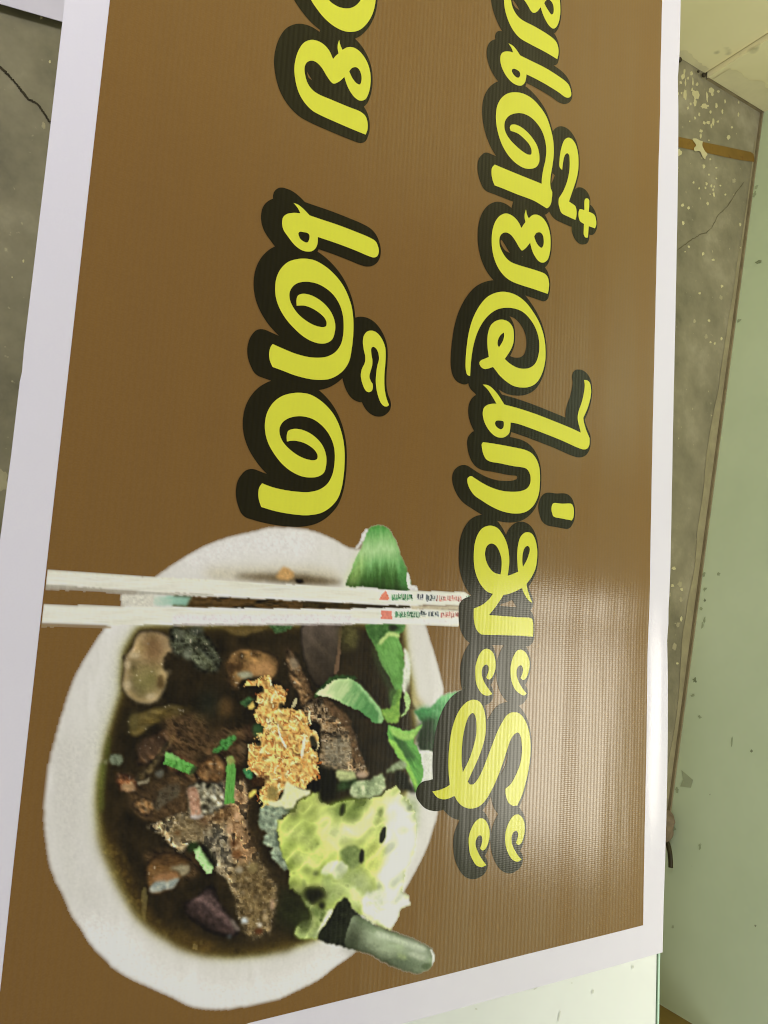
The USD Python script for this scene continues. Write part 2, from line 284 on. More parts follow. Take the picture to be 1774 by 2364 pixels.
CONCRETE = stained('bare_concrete', [(0.28, c3(104, 100, 76)), (0.42, c3(130, 124, 96)), (0.55, c3(144, 137, 107)), (0.7, c3(168, 160, 129))], 6.0, rough=0.6, bump=0.35, detail=9.0,
                   spots=(60.0, 0.70, 0.76, c3(178, 170, 132)))
GREEN_PAINT = stained('green_wall_paint', [(0.3, c3(206, 222, 177)), (0.7, c3(222, 236, 193))], 1.6, rough=0.5, bump=0.08, spots=(34.0, 0.78, 0.84, c3(150, 166, 124)))
CREAM_PAINT = stained('cream_wall_paint', [(0.3, c3(236, 228, 172)), (0.7, c3(243, 235, 182))], 3.0, rough=0.6, bump=0.15, spots=(16.0, 0.66, 0.76, c3(200, 193, 146)))
CREAM_SPLASH = stained('cream_paint_drops', [(0.3, c3(200, 192, 140)), (0.7, c3(214, 205, 152))], 30.0, rough=0.5)
GREY_SMEAR = stained('grey_smeared_skirting', [(0.3, c3(150, 142, 108)), (0.7, c3(182, 173, 134))], 12.0)
FOOT_SMEAR = stained('pale_foot_smear', [(0.3, c3(140, 132, 98)), (0.7, c3(166, 157, 118))], 14.0)
PLASTER = stained('smeared_plaster', [(0.3, c3(220, 212, 164)), (0.7, c3(232, 224, 174))], 12.0)
FAINT_CRACK = stained('faint_crack', [(0.3, c3(84, 78, 52)), (0.7, c3(116, 108, 78))], 60.0)
TAPE = stained('brown_packing_tape', [(0.3, c3(122, 92, 30)), (0.7, c3(140, 106, 40))], 14.0, rough=0.35, bump=0.1, spots=(40.0, 0.6, 0.75, c3(112, 74, 24)))
CRACK = stained('crack_dark', [(0.3, c3(38, 34, 18)), (0.7, c3(70, 62, 38))], 60.0)  # dark tone for the left floor crack and the small holes
SKIRT_DARK = stained('dark_wall_joint', [(0.3, c3(122, 110, 80)), (0.7, c3(152, 140, 104))], 16.0)
TABLE_TOP = stained('pale_table_board', [(0.3, c3(248, 249, 244)), (0.7, c3(251, 252, 248))], 5.0, rough=0.4, bump=0.03)
GLASS_EDGE = MAT('green_glass_edge', {'p': ('principled_bsdf', {'base_color': c3(196, 230, 208), 'roughness': 0.12})}, [])
GLASS_DARK = MAT('dark_glass_edge', {'p': ('principled_bsdf', {'base_color': c3(96, 122, 96), 'roughness': 0.25})}, [])
GLASS = MAT('glass_sheet', {'t': ('transparent_bsdf', {'color': (0.985, 1.0, 0.985)}), 'gl': ('glossy_bsdf', {'color': (1, 1, 1), 'roughness': 0.05}), 'f': ('fresnel', {'IOR': 1.22}), 'm': ('mix_closure', {})},
            [('f.fac', 'm.fac'), ('t.BSDF', 'm.closure1'), ('gl.BSDF', 'm.closure2')], surface='m.closure')
SMUDGE = MAT('table_smudge', {'p': ('principled_bsdf', {'base_color': c3(222, 225, 210), 'roughness': 0.6})}, [])
CLOTH = stained('grey_brown_cloth', [(0.3, c3(112, 98, 74)), (0.7, c3(136, 120, 92))], 60.0, rough=0.9)
DARK_RUBBER = stained('dark_olive_rubber', [(0.3, c3(34, 28, 8)), (0.7, c3(62, 54, 18))], 40.0, rough=0.5)
OCHRE = stained('ochre_board', [(0.3, c3(120, 98, 36)), (0.7, c3(134, 110, 46))], 12.0, rough=0.6)
GREEN_DIRT = stained('dirt_on_green', [(0.3, c3(120, 132, 96)), (0.7, c3(158, 170, 128))], 60.0)
FAINT_DIRT = stained('faint_dirt_on_green', [(0.3, c3(160, 174, 132)), (0.7, c3(186, 199, 152))], 60.0)
STEEL = MAT('table_leg_steel', {'p': ('principled_bsdf', {'base_color': (0.35, 0.36, 0.35), 'roughness': 0.45})}, [])

# ---------------------------------------------------------------- the setting: floor and walls
FLOOR = -0.75


def flat(z):
    return lambda x, y: np.full(np.shape(x), z)


def grid_mesh(x0, x1, y0, y1, n, m, zf):
    X, Y = np.meshgrid(np.linspace(x0, x1, n), np.linspace(y0, y1, m), indexing='ij')
    v = np.c_[X.ravel(), Y.ravel(), zf(X, Y).ravel()]
    i = np.arange(n * m).reshape(n, m)
    q = np.c_[i[:-1, :-1].ravel(), i[1:, :-1].ravel(), i[1:, 1:].ravel(), i[:-1, 1:].ravel()]
    return v, np.vstack([q[:, [0, 1, 2]], q[:, [0, 2, 3]]])


BACK_X = -2.10
obj('floor', grid_mesh(BACK_X - 0.1, 3.0, -2.5, 2.6, 2, 2, lambda x, y: np.full(x.shape, FLOOR)), CONCRETE, kind='structure')

# green wall, slightly skewed to the table; its foot runs through two points seen on the floor
gw0, gw1 = at([(1761, 242)], FLOOR)[0], at([(1545, 1868)], FLOOR)[0]
gd = (gw1 - gw0); gd[2] = 0; gd /= np.linalg.norm(gd)
gn = np.array([-gd[1], gd[0], 0.0])          # away from the table
if gn[1] < 0:
    gn = -gn


def on_wall(p, out=0.0):
    """The place on the green wall that a point measured in the photograph lies on."""
    p = np.atleast_2d(np.asarray(p, float))
    d = np.c_[(p[:, 0] - CX) / FPX, (p[:, 1] - CY) / FPX, np.ones(len(p))] @ ROT.T
    t = ((gw0 - gn * out - CAM) @ gn) / (d @ gn)
    return CAM + d * t[:, None]


def slab(a, b, n, thick, z0, z1):
    """An upright slab from a to b whose front face runs a-b and which is thick metres deep along n."""
    a, b = np.array(a, float)[:2], np.array(b, float)[:2]
    n = np.array(n)[:2] * thick
    p = [a, b, b + n, a + n]
    v = np.array([[*q, z] for z in (z0, z1) for q in p])
    f = [[0, 1, 5], [0, 5, 4], [1, 2, 6], [1, 6, 5], [2, 3, 7], [2, 7, 6], [3, 0, 4], [3, 4, 7], [4, 5, 6], [4, 6, 7], [0, 2, 1], [0, 3, 2]]
    m = trimesh.Trimesh(v, f, process=False); m.fix_normals()
    return m


g_start = gw0 - gd * 0.05
wall = thing('green_wall', 'pale green painted wall rising from the floor beyond the table', 'wall')
obj('wall_face', slab(g_start, gw0 + gd * 4.2, gn, 0.15, FLOOR - 0.02, 2.0), GREEN_PAINT, wall)
obj('wall_joint', slab(gw0 - gn * 0.006, gw0 - gn * 0.006 + gd * 3.9, gn, 0.0055, FLOOR - 0.01, FLOOR + 0.009), SKIRT_DARK, wall, label='dark dirty joint along the foot of the green wall')
ang = math.atan2(gd[1], gd[0])


def wall_blob(px, w, h, seed):
    """A smudge lying on the wall, about w x h metres."""
    r = np.random.default_rng(seed)
    c = on_wall([px], 0.0008)[0]
    k = 12
    t = np.arange(k) / k * 2 * np.pi
    rad = 1 + r.uniform(-0.45, 0.45, k)
    up = np.array([0, 0, 1.0])
    p = c + np.outer(np.cos(t) * rad * w / 2, gd) + np.outer(np.sin(t) * rad * h / 2, up)
    v = np.vstack([c, p])
    return v, np.array([[0, 1 + i, 1 + (i + 1) % k] for i in range(k)])


MARKS = [(1747, 432, .02, .02), (1743, 448, .03, .018), (1752, 605, .02, .035), (1707, 740, .02, .02), (1626, 1326, .02, .02), (1660, 1325, .014, .02), (1628, 1360, .02, .02), (1628, 1386, .015, .012),
         (1620, 1405, .014, .018), (1606, 1427, .03, .006), (1627, 1431, .03, .012), (1622, 1445, .03, .012), (1605, 1570, .022, .022), (1600, 1606, .015, .02), (1576, 1651, .016, .016), (1616, 1655, .014, .02),
         (1571, 1668, .03, .012), (1736, 1734, .012, .012), (1564, 1824, .02, .02), (1617, 1953, .026, .012), (1557, 1914, .016, .02), (1554, 2140, .012, .012), (1745, 2138, .008, .008), (1640, 1835, .006, .006), (1690, 1712, .04, .008)]
for i, (x, y, w, h) in enumerate(MARKS):
    obj('dirt_mark', wall_blob((x, y), w * 0.6, h * 0.6, 100 + i), GREEN_DIRT if i % 5 == 2 else FAINT_DIRT, wall)
pp = on_wall([(1574, 1778), (1601, 1801), (1596, 1819), (1571, 1816), (1578, 1800)], 0.001)
obj('scuffed_patch', (pp, np.array([[0, 1, 4], [1, 2, 4], [2, 3, 4]])), stained('grey_scuff', [(0.3, c3(168, 178, 138)), (0.7, c3(180, 190, 150))], 40.0), wall, label='grey five-cornered scuff low on the green wall')

# cream wall across the end of the room, in two panels that meet at an upright joint
corner = at([(1628, 170)], FLOOR)[0]
cw = thing('cream_wall', 'cream painted wall at the far end of the floor, paint smeared along its foot', 'wall')
obj('wall_panel', slab((BACK_X, corner[1]), (BACK_X, -2.5), (-1, 0, 0), 0.15, FLOOR - 0.02, 2.0), CREAM_PAINT, cw)
obj('wall_panel', slab((BACK_X + 0.018, 2.4), (BACK_X + 0.018, corner[1] + 0.004), (-1, 0, 0), 0.16, FLOOR + 0.006, 2.0), CREAM_PAINT, cw, label='right panel of the cream wall standing slightly proud')
obj('wall_joint', slab((BACK_X + 0.0195, 2.14), (BACK_X + 0.0195, corner[1] + 0.006), (-1, 0, 0), 0.001, FLOOR + 0.0, FLOOR + 0.010), SKIRT_DARK, cw, label='dark gap under the right panel')


def back_strip(y0, y1, z0, z1, out, seed, n=60):
    r = np.random.default_rng(seed)
    ys = np.linspace(y0, y1, n)
    top = z1 + (meshkit.fbm(np.c_[ys * 22, ys * 0, ys * 0 + seed], 3, seed) - 0.5) * 0.05
    v = np.vstack([np.c_[np.full(n, BACK_X + out), ys, np.full(n, z0)], np.c_[np.full(n, BACK_X + out), ys, top]])
    f = [[i, i + 1, n + i + 1] for i in range(n - 1)] + [[i, n + i + 1, n + i] for i in range(n - 1)]
    return v, np.array(f)


obj('smeared_skirting', back_strip(1.55, corner[1] - 0.006, FLOOR + 0.001, FLOOR + 0.022, 0.0012, 3), PLASTER, cw)
obj('smeared_skirting', back_strip(corner[1] + 0.02, 2.16, FLOOR + 0.012, FLOOR + 0.085, 0.0202, 4), PLASTER, cw)
for p, s in (((1569, 143), 0.016), ((1626, 166), 0.014), ((1613, 164), 0.008)):
    c = at([p], FLOOR + 0.01)[0]
    m = trimesh.creation.icosphere(2, s / 2); m.apply_scale((1, 1.1, 0.9)); m.apply_translation((BACK_X + 0.02, c[1], FLOOR + 0.01))
    obj('dark_hole', m, CRACK, cw, smooth=True)

# marks on the floor ------------------------------------------------------------
FZ = FLOOR


def ribbon(pts_px, w, z, seed, zig=0.0022):
    r = np.random.default_rng(seed)
    p = at(pts_px, z)[:, :2]
    line = LineString(p)
    s = np.linspace(0, line.length, 70)
    q = np.array([line.interpolate(t).coords[0] for t in s]) + np.cumsum(r.normal(0, zig * 0.25, (70, 2)), 0) * 0.3 + r.normal(0, zig * 0.25, (70, 2))
    d = np.gradient(q, axis=0); d /= np.linalg.norm(d, axis=1)[:, None]; n = np.c_[-d[:, 1], d[:, 0]]
    ww = w * (0.35 + meshkit.fbm(np.c_[s * 40, s * 0, s * 0 + seed], 3) * 1.3)
    ww[:3] *= (0.2, 0.5, 0.8); ww[-3:] *= (0.8, 0.5, 0.2)
    v = np.vstack([q + n * ww[:, None] / 2, q - n * ww[:, None] / 2])
    k = 70
    f = [[i, k + i, i + 1] for i in range(k - 1)] + [[i + 1, k + i, k + i + 1] for i in range(k - 1)]
    return np.c_[v, np.full(2 * k, z)], np.array(f)


T5 = lambda ox, oy, s, pts: [(ox + x / s, oy + y / s) for x, y in pts]
cr = ribbon(T5(0, 0, 5.53, [(-120, 740), (0, 850), (100, 955), (235, 1100), (370, 1260), (500, 1340), (590, 1470), (700, 1640)]), 0.0036, FZ + 0.0008, 5)
obj('floor_crack', cr, CRACK, stage.GetPrimAtPath('/World/floor'))
cr = ribbon(T5(1474, 400, 5.53, [(1360, 100), (1250, 240), (1150, 400), (1010, 540), (940, 690), (870, 760), (790, 780), (640, 880), (480, 1000)]), 0.0026, FZ + 0.0008, 6)
obj('floor_crack', cr, FAINT_CRACK, stage.GetPrimAtPath('/World/floor'))



def blob(px, py, w, h, seed, z):
    """A paint drop seen about w x h pixels big, flat on the floor."""
    r = np.random.default_rng(seed)
    k = 14
    t = np.arange(k) / k * 2 * np.pi
    rad = 1 + r.uniform(-0.3, 0.3, k)
    p = at(np.c_[px + np.cos(t) * rad * w / 2, py + np.sin(t) * rad * h / 2], z)
    c = at([(px, py)], z + 0.0012)
    return np.vstack([c, p]), np.array([[0, 1 + (i + 1) % k, 1 + i] for i in range(k)])


drops = [(573, 975, 45, 70), (590, 910, 30, 60), (545, 1050, 28, 40), (637, 995, 28, 40), (680, 930, 40, 60), (700, 1040, 20, 110), (755, 1070, 40, 40), (605, 1050, 20, 90), (600, 1210, 40, 130), (555, 1185, 22, 30),
         (510, 1190, 24, 40), (690, 1140, 28, 40), (740, 1210, 90, 130), (725, 1310, 40, 90), (670, 1325, 22, 36), (635, 1375, 28, 36), (850, 1355, 90, 60), (880, 1230, 26, 130), (935, 1150, 60, 70), (948, 1190, 34, 80),
         (1025, 1165, 36, 34), (1000, 1345, 30, 60), (925, 1430, 28, 40), (780, 1455, 26, 50), (728, 1505, 26, 36), (845, 1565, 40, 44), (895, 1560, 50, 40), (960, 1560, 28, 90), (935, 1600, 20, 60), (1020, 1548, 30, 30),
         (1195, 1620, 30, 34), (660, 1545, 18, 22), (805, 1670, 44, 40), (800, 1730, 24, 60), (905, 1790, 20, 22), (1155, 1750, 50, 60), (1280, 1460, 22, 60), (1285, 1300, 20, 36), (1110, 1290, 22, 50), (1075, 1420, 22, 60),
         (1412, 1300, 18, 70), (1210, 1170, 60, 24), (520, 1950, 80, 90), (920, 2030, 28, 34), (840, 2120, 34, 50), (505, 2140, 20, 30), (1000, 2140, 30, 24), (815, 2015, 14, 14)]
vs, fs, n = [], [], 0
drops_px = [(1474 + x / 5.53, y / 5.53, w / 5.53, h / 5.53) for x, y, w, h in drops]
drops_px += [(1474 + x / 5.53, 400 + y / 5.53, w / 5.53, h / 5.53) for x, y, w, h in
             [(905, 15, 24, 30), (708, 115, 24, 28), (875, 130, 30, 40), (860, 185, 26, 30), (935, 155, 24, 40), (972, 165, 22, 30), (960, 210, 22, 30), (968, 270, 30, 60), (780, 190, 24, 26), (920, 265, 22, 18), (888, 385, 34, 44),
              (577, 632, 34, 44), (647, 935, 28, 34), (830, 1025, 34, 44), (570, 405, 40, 44), (645, 440, 30, 40), (1225, 95, 50, 60), (1050, 155, 22, 22), (1115, 270, 24, 26), (960, 1103, 36, 26), (1060, 1585, 40, 60), (720, 1885, 40, 60),
              (905, 1880, 30, 44), (868, 2085, 40, 60), (1065, 2110, 30, 40), (925, 2155, 26, 26), (980, 2170, 24, 34), (600, 1000, 16, 16), (1070, 1440, 36, 40), (1305, 655, 26, 50), (1305, 950, 20, 36), (1000, 65, 22, 24), (785, 1530, 40, 24)]]
drops_px += [(1474 + x / 5.53, 1300 + y / 5.53, w / 5.53, h / 5.53) for x, y, w, h in
             [(455, 65, 50, 40), (530, 270, 60, 70), (555, 335, 40, 40), (545, 465, 40, 60), (552, 710, 30, 60), (508, 785, 44, 60), (465, 1065, 56, 90), (440, 285, 40, 40), (400, 400, 40, 60), (500, 1280, 30, 30)]]
drops_px += [(115, 142, 5, 6), (101, 290, 9, 16), (95, 40, 7, 8), (54, 602, 5, 7), (5, 1108, 26, 46), (28, 640, 4, 4)]
fl = stage.GetPrimAtPath('/World/floor')
order = sorted(range(len(drops_px)), key=lambda i: -drops_px[i][2] * drops_px[i][3])
for i in order[:24]:
    x, y, w, h = drops_px[i]
    obj('paint_drop', blob(x, y, w, h, 300 + i, FZ + 0.0006), CREAM_SPLASH if i < len(drops) else GREY_SMEAR, fl, smooth=True)
for i in order[24:]:
    v, f = blob(*drops_px[i], 300 + i, FZ + 0.0006)
    vs.append(v); fs.append(f + n); n += len(v)
obj('small_paint_drops', (np.vstack(vs), np.vstack(fs)), CREAM_SPLASH, fl, smooth=True, kind='stuff')
# smeared strip of old paint along the foot of the green wall
r = np.random.default_rng(9)
k = 60
t = np.linspace(0.15, 2.25, k)
inner = gw0 + np.outer(t, gd) - gn * 0.007
wid = 0.006 + 0.034 * meshkit.fbm(np.c_[t * 5, t * 0, t * 0], 3, 5) * np.clip((t - 0.3) / 0.8, 0.2, 1)
outer = inner - gn * wid[:, None]
v = np.vstack([inner, outer]); v[:, 2] = FZ + 0.0012
obj('wall_foot_smear', (v, np.array([[i, i + 1, k + i] for i in range(k - 1)] + [[i + 1, k + i + 1, k + i] for i in range(k - 1)])), FOOT_SMEAR, fl)

# brown tape
tp = at(T5(1474, 0, 5.53, [(380, 1690), (480, 1735), (690, 1780), (840, 1812), (1100, 1865), (1300, 1908), (1440, 1938), (1475, 1965), (1490, 2065), (1300, 2040), (1060, 1990), (880, 1950), (700, 1912), (480, 1868), (380, 1840)]), FZ + 0.0016)
tpoly = Polygon(tp[:, :2])
o = obj('packing_tape', plate(tpoly, flat(FZ + 0.0016), edge=0.05), TAPE, None)
tag(o, 'strip of brown packing tape stuck across the concrete floor by the walls', 'tape')
sp = at(T5(1474, 0, 5.53, [(695, 1775), (740, 1765), (800, 1795), (825, 1800), (820, 1850), (850, 1920), (885, 1965), (865, 2000), (855, 2030), (825, 2000), (790, 1930), (720, 1925), (715, 1890), (740, 1850)]), FZ + 0.003)
spc = Polygon(spline(sp[:, :2], [False] * len(sp)))
tag(obj('paint_splash', plate(spc, flat(FZ + 0.003), edge=0), CREAM_SPLASH), 'dried cream paint splash lying over the brown floor tape', 'paint splash')

# second white sheet on the floor, top left
w = at([(-260, -70), (0, 8), (143, 49), (300, 94), (330, -120), (-240, -330)], FLOOR + 0.016)
q = Polygon(w[:, :2])


def curl(x, y):
    e = np.array([w[1, 0], w[1, 1]]); d = w[3, :2] - w[0, :2]; d /= np.linalg.norm(d); nn = np.array([d[1], -d[0]])
    s = np.abs((x - e[0]) * nn[0] + (y - e[1]) * nn[1])
    return FLOOR + 0.016 - 0.010 * (1 - np.exp(-s / 0.10))


v, f = plate(q, curl, edge=0.04)
low = v.copy(); low[:, 2] -= 0.0012
sheet = trimesh.Trimesh(v, f, process=False)
tag(obj('white_sheet', trimesh.util.concatenate([sheet, trimesh.Trimesh(low, f[:, ::-1], process=False)]), WHITE_VINYL, smooth=True), 'blank white vinyl sheet on the floor at the upper left, edge curling up', 'sheet')

# ---------------------------------------------------------------- table: pale board under a glass sheet
EDGE_Y = 0.7765
TX0, TX1, TY0 = -1.62, 0.95, -0.028
table = thing('work_table', 'long pale work table with a glass top under the banner', 'table')
obj('table_board', rounded_box((TX1 - TX0, EDGE_Y - 0.0058 - TY0, 0.028), ((TX0 + TX1) / 2, (TY0 + EDGE_Y - 0.0058) / 2, -0.0028 - 0.014), 0.0008), TABLE_TOP, table, smooth=40)
obj('glass_top', grid_mesh(TX0, TX1, TY0, EDGE_Y - 0.0058, 2, 2, lambda x, y: np.full(x.shape, -0.0022)), GLASS, table)
obj('glass_edge', trimesh.creation.box((TX1 - TX0, 0.0034, 0.0064), transform=trimesh.transformations.translation_matrix(((TX0 + TX1) / 2, EDGE_Y - 0.0021, -0.0054))), GLASS_EDGE, table, label='pale green polished edge of the glass')
obj('glass_edge', trimesh.creation.box((TX1 - TX0, 0.0018, 0.0064), transform=trimesh.transformations.translation_matrix(((TX0 + TX1) / 2, EDGE_Y - 0.0048, -0.0052))), GLASS_DARK, table, label='dark green line just inside the glass edge')
for x in (TX0 + 0.06, (TX0 + TX1) / 2, TX1 - 0.06):
    for y in (TY0 + 0.05, EDGE_Y - 0.07):
        obj('leg', rounded_box((0.04, 0.04, 0.717), (x, y, -0.0308 - 0.3585), 0.004), STEEL, table, smooth=40)
for i, (x, y, a, b) in enumerate([(1462, 2233, 5, 8), (1370, 2290, 4, 10), (1238, 2281, 14, 4), (1292, 2347, 3, 26), (1321, 2270, 3, 3), (1100, 2330, 6, 4)]):
    k = 12; t = np.arange(k) / k * 2 * np.pi
    ca, sa = math.cos(-0.7 if i == 2 else 0.2), math.sin(-0.7 if i == 2 else 0.2)
    dx, dy = np.cos(t) * a / 2, np.sin(t) * b / 2
    p = at(np.c_[x + dx * ca - dy * sa, y + dx * sa + dy * ca], -0.0020)
    obj('glass_smudge', (np.vstack([p.mean(0), p]), np.array([[0, 1 + (j + 1) % k, 1 + j] for j in range(k)])), SMUDGE, table)

# ---------------------------------------------------------------- banner
CREASE_X = at([(1400, 1428)], 0.0)[0, 0]


def banner_h(x, y, lift=0.0):
    """The lie of the vinyl on the table: almost flat, a soft crease across it, faint waves, the far edge drooping a little."""
    x, y = np.asarray(x, float), np.asarray(y, float)
    s = x - CREASE_X
    crease = 0.075 * np.log1p(np.exp(-np.clip(s, -1, 1) / 0.009)) * 0.009
    crease = 0.0032 * np.tanh(crease / 0.0032)
    side = 1 / (1 + np.exp(-(y - 0.40) / 0.07))
    wave = 0.0007 * np.sin(x * 9.0 + 1.3) * np.sin(y * 5.0 + 0.4) + 0.0004 * np.sin(y * 21 + x * 2.0) * side
    t = np.clip((y - 0.738) / 0.028, 0, 1)
    curl = 0.0017 * t * t * (3 - 2 * t) * np.exp(-((x + 0.25) / 0.16) ** 4)
    return 0.0030 + crease * side + wave + curl + lift


LAYER = 0.00016
ZB = 0.0034


def px_poly(pts, z=ZB):
    return at(pts, z)[:, :2]


left_out = [(176, -230), (150, 0), (127, 200), (104, 400), (80, 600), (56, 800), (51, 858), (46, 880), (26, 1050), (1, 1241), (-46, 1650), (-98, 2100), (-152, 2560)]
right_out = [(1576, -300), (1569, 0), (1566, 120), (1561.5, 180), (1562, 260), (1561, 400), (1558, 600), (1555, 800), (1549, 1100), (1544.5, 1300), (1541, 1405), (1541.5, 1440), (1538.5, 1480), (1540, 1560), (1540, 1700), (1538, 1900), (1537, 2000), (1534, 2120), (1532.6, 2200)]
left_in = [(282, -250), (254, 0), (231.5, 200), (209, 400), (164.5, 800), (108.5, 1300), (73, 1620), (31, 2000), (3, 2265), (-38, 2620)]
right_in = [(1534, -300), (1526, 0), (1521, 180), (1520, 260), (1515.6, 400), (1508, 800), (1497, 1300), (1497.5, 1430), (1494.5, 1520), (1493, 1700), (1489, 1950), (1486.5, 2137)]
outer_poly = Polygon(px_poly(left_out + [(0, 0)] * 0 + [(-120, 2640)] + [(935.5, 2362), (1233, 2283)] + right_out[::-1])).buffer(0)
inner_poly = Polygon(px_poly(left_in + [(-20, 2508)] * 0 + [(574, 2362), (1030, 2250.5)] + right_in[::-1])).buffer(0)


banner = thing('printed_banner', 'large brown vinyl banner with yellow Thai lettering and a bowl of noodles', 'banner')
top = plate(outer_poly, lambda x, y: banner_h(x, y), edge=0.012)
under = (top[0] - [0, 0, 0.0006], top[1][:, ::-1])
tm = trimesh.Trimesh(*top, process=False)
obj('vinyl_sheet', trimesh.util.concatenate([tm, trimesh.Trimesh(*under, process=False)]), WHITE_VINYL, banner, smooth=True, label='white vinyl showing as a border round the print')
obj('brown_ground', plate(inner_poly, lambda x, y: banner_h(x, y, LAYER), edge=0.012), BROWN_INK, banner, smooth=True)

# lettering: yellow faces over black outlines that are thicker towards the foot of the letters
done = None
shapes = []
for (ox, oy), nm, out, holes in LETTERS:
    def world(text):
        p, c = parse(text)
        return px_poly(spline(p, c, n=7) / 4.0 + [ox, oy])
    g = Polygon(world(out)).buffer(0)
    for h_ in holes:
        g = g.difference(Polygon(world(h_)).buffer(0))
    shapes.append(g)
for g in shapes:
    small = g.centroid.y > 0.36                      # the second line of the lettering is a little smaller
    b = affinity.translate(g.buffer(0.0115 if small else 0.0126, 10), 0, -0.0093 if small else -0.0100)
    piece = b if done is None else b.difference(done)
    done = b if done is None else done.union(b)
    face = obj('letter', plate(g, lambda x, y: banner_h(x, y, LAYER * 4), edge=0.012), YELLOW_INK, banner, smooth=True)
    obj('letter_outline', plate(piece.buffer(0), lambda x, y: banner_h(x, y, LAYER * 3), edge=0.012), BLACK_INK, face, smooth=True)
# ---------------------------------------------------------------- the printed photograph of the bowl: colours at the points of a fine grid
CELL = 0.0011
cor = at([(20, 1195), (1010, 1190), (1130, 2364), (0, 2364), (560, 1190), (560, 2364)], ZB)
gx0, gx1, gy0, gy1 = cor[:, 0].min(), cor[:, 0].max(), at([(15, 1800)], ZB)[0, 1], at([(1095, 1400)], ZB)[0, 1]
GX = np.arange(gx0, gx1, CELL); GY = np.arange(gy0, gy1, CELL)
PX, PY = np.meshgrid(GX, GY, indexing='ij')
UV = seen(np.c_[PX.ravel(), PY.ravel(), np.full(PX.size, ZB)])
U, V = UV[:, 0].reshape(PX.shape), UV[:, 1].reshape(PX.shape)
ROUGH = (meshkit.fbm(np.c_[UV / 7.0, np.zeros(len(UV))], 2, 3).reshape(PX.shape) - 0.5)
ROUGH2 = (meshkit.fbm(np.c_[UV / 7.0, np.ones(len(UV)) * 9], 2, 8).reshape(PX.shape) - 0.5)
COL = np.zeros(PX.shape + (3,)) + np.array((198, 195, 188)); ALPHA = np.zeros(PX.shape); IDS = np.zeros(PX.shape, int)
NAMES = [None]


def field(scale, seed=0, stretch=(1, 1), rot=0.0, oct=3, contrast=1.8, sl=slice(None)):
    c, s = math.cos(rot), math.sin(rot)
    a = ((U[sl] * c + V[sl] * s) / stretch[0], (-U[sl] * s + V[sl] * c) / stretch[1])
    f = meshkit.fbm(np.stack([a[0] / scale, a[1] / scale, np.full(a[0].shape, seed * 7.3)], -1), oct, seed)
    return np.clip((f - 0.5) * contrast + 0.5, 0, 1)


def pal(t, colors):
    x = np.linspace(0, 1, len(colors)); c = np.array(colors, float)
    return np.stack([np.interp(t, x, c[:, k]) for k in range(3)], -1)


def paint(tile, text, colors, blur=1.0, rough=3.0, scale=9, seed=1, stretch=(1, 1), rot=0.0, contrast=1.8, name=None, grad=None, op=1.0, smooth=True, grow=0, oct=3, emboss=None, pits=False):
    """tile: (x, y, enlargement); text: outline there. colours: one colour, or a palette run through by noise (or along grad = (x0, y0, x1, y1) in the tile)."""
    ox, oy, s = tile
    p, c = parse(text) if isinstance(text, str) else (np.asarray(text, float), [False] * len(text))
    if name and 'meat' in name and name[-1] not in 'hg':
        grow = grow + 2.5
    pts = (spline(p, c, n=5) if smooth else p) / s + [ox, oy]
    g = Polygon(pts).buffer(grow)
    pad = blur * 6 + 6
    b = g.bounds
    sel = (U > b[0] - pad) & (U < b[2] + pad) & (V > b[1] - pad) & (V < b[3] + pad)
    if not sel.any():
        return
    i, j = np.where(sel)
    sl = (slice(i.min(), i.max() + 1), slice(j.min(), j.max() + 1))
    a = shapely.contains_xy(g, U[sl] + ROUGH[sl] * rough * 2, V[sl] + ROUGH2[sl] * rough * 2).astype(float)
    blur = blur * (0.62 if blur < 3 else 0.85)
    if blur:
        a = ndimage.gaussian_filter(a, blur)
    colors = np.atleast_2d(np.asarray(colors, float))
    if len(colors) == 1:
        col = np.broadcast_to(colors[0], a.shape + (3,)) * (1 + 0.12 * (field(5, seed, sl=sl)[..., None] - 0.5))
    elif grad is not None:
        g0 = np.array([grad[0] / s + ox, grad[1] / s + oy]); g1 = np.array([grad[2] / s + ox, grad[3] / s + oy]); d = g1 - g0
        t = ((U[sl] - g0[0]) * d[0] + (V[sl] - g0[1]) * d[1]) / d.dot(d)
        t = np.clip(t + 0.25 * (field(scale, seed, stretch, rot, oct, contrast, sl) - 0.5), 0, 1)
        col = pal(t, colors)
    else:
        col = pal(field(scale, seed, stretch, rot, oct, contrast, sl), colors)
    if emboss is None:
        emboss = 0.42 if name and 'meat' in name else (0.22 if name and ('frilly' in name or 'liver' in name) else (0.16 if name and 'melon' in name else (0.22 if name and 'shallots' in name else 0.0)))
    if emboss and a.shape[0] > 3 and a.shape[1] > 3:
        # relief in the printed photograph: lumps lit from one side
        rel = field(scale * 2.6, seed + 11, stretch, rot, 2, 1.6, sl) * 5.0 + ndimage.gaussian_filter((a > 0.5).astype(float), 3.0) * 1.5
        gx, gy = np.gradient(rel)
        col = col * np.clip(1 + emboss * (gy - gx) * 1.1, 0.35, 1.9)[..., None]
    if name and ('meat' in name or 'liver' in name) and min(a.shape) > 6:
        inner = ndimage.gaussian_filter((a > 0.5).astype(float), 3.2)
        col = col * np.clip(inner * 1.5 - 0.20, 0.55, 1.06)[..., None]
    if pits:
        fp = field(9.0, seed + 5, oct=1, contrast=1.7, sl=sl)
        col = col * (1 - 0.42 * np.clip((0.36 - fp) / 0.10, 0, 1) + 0.30 * np.exp(-((fp - 0.46) / 0.05) ** 2))[..., None]
    a = a * op
    COL[sl] = COL[sl] * (1 - a[..., None]) + col * a[..., None]
    if name:
        ALPHA[sl] = np.maximum(ALPHA[sl], a)
        if name not in NAMES:
            NAMES.append(name)
        IDS[sl][a > 0.5] = NAMES.index(name)


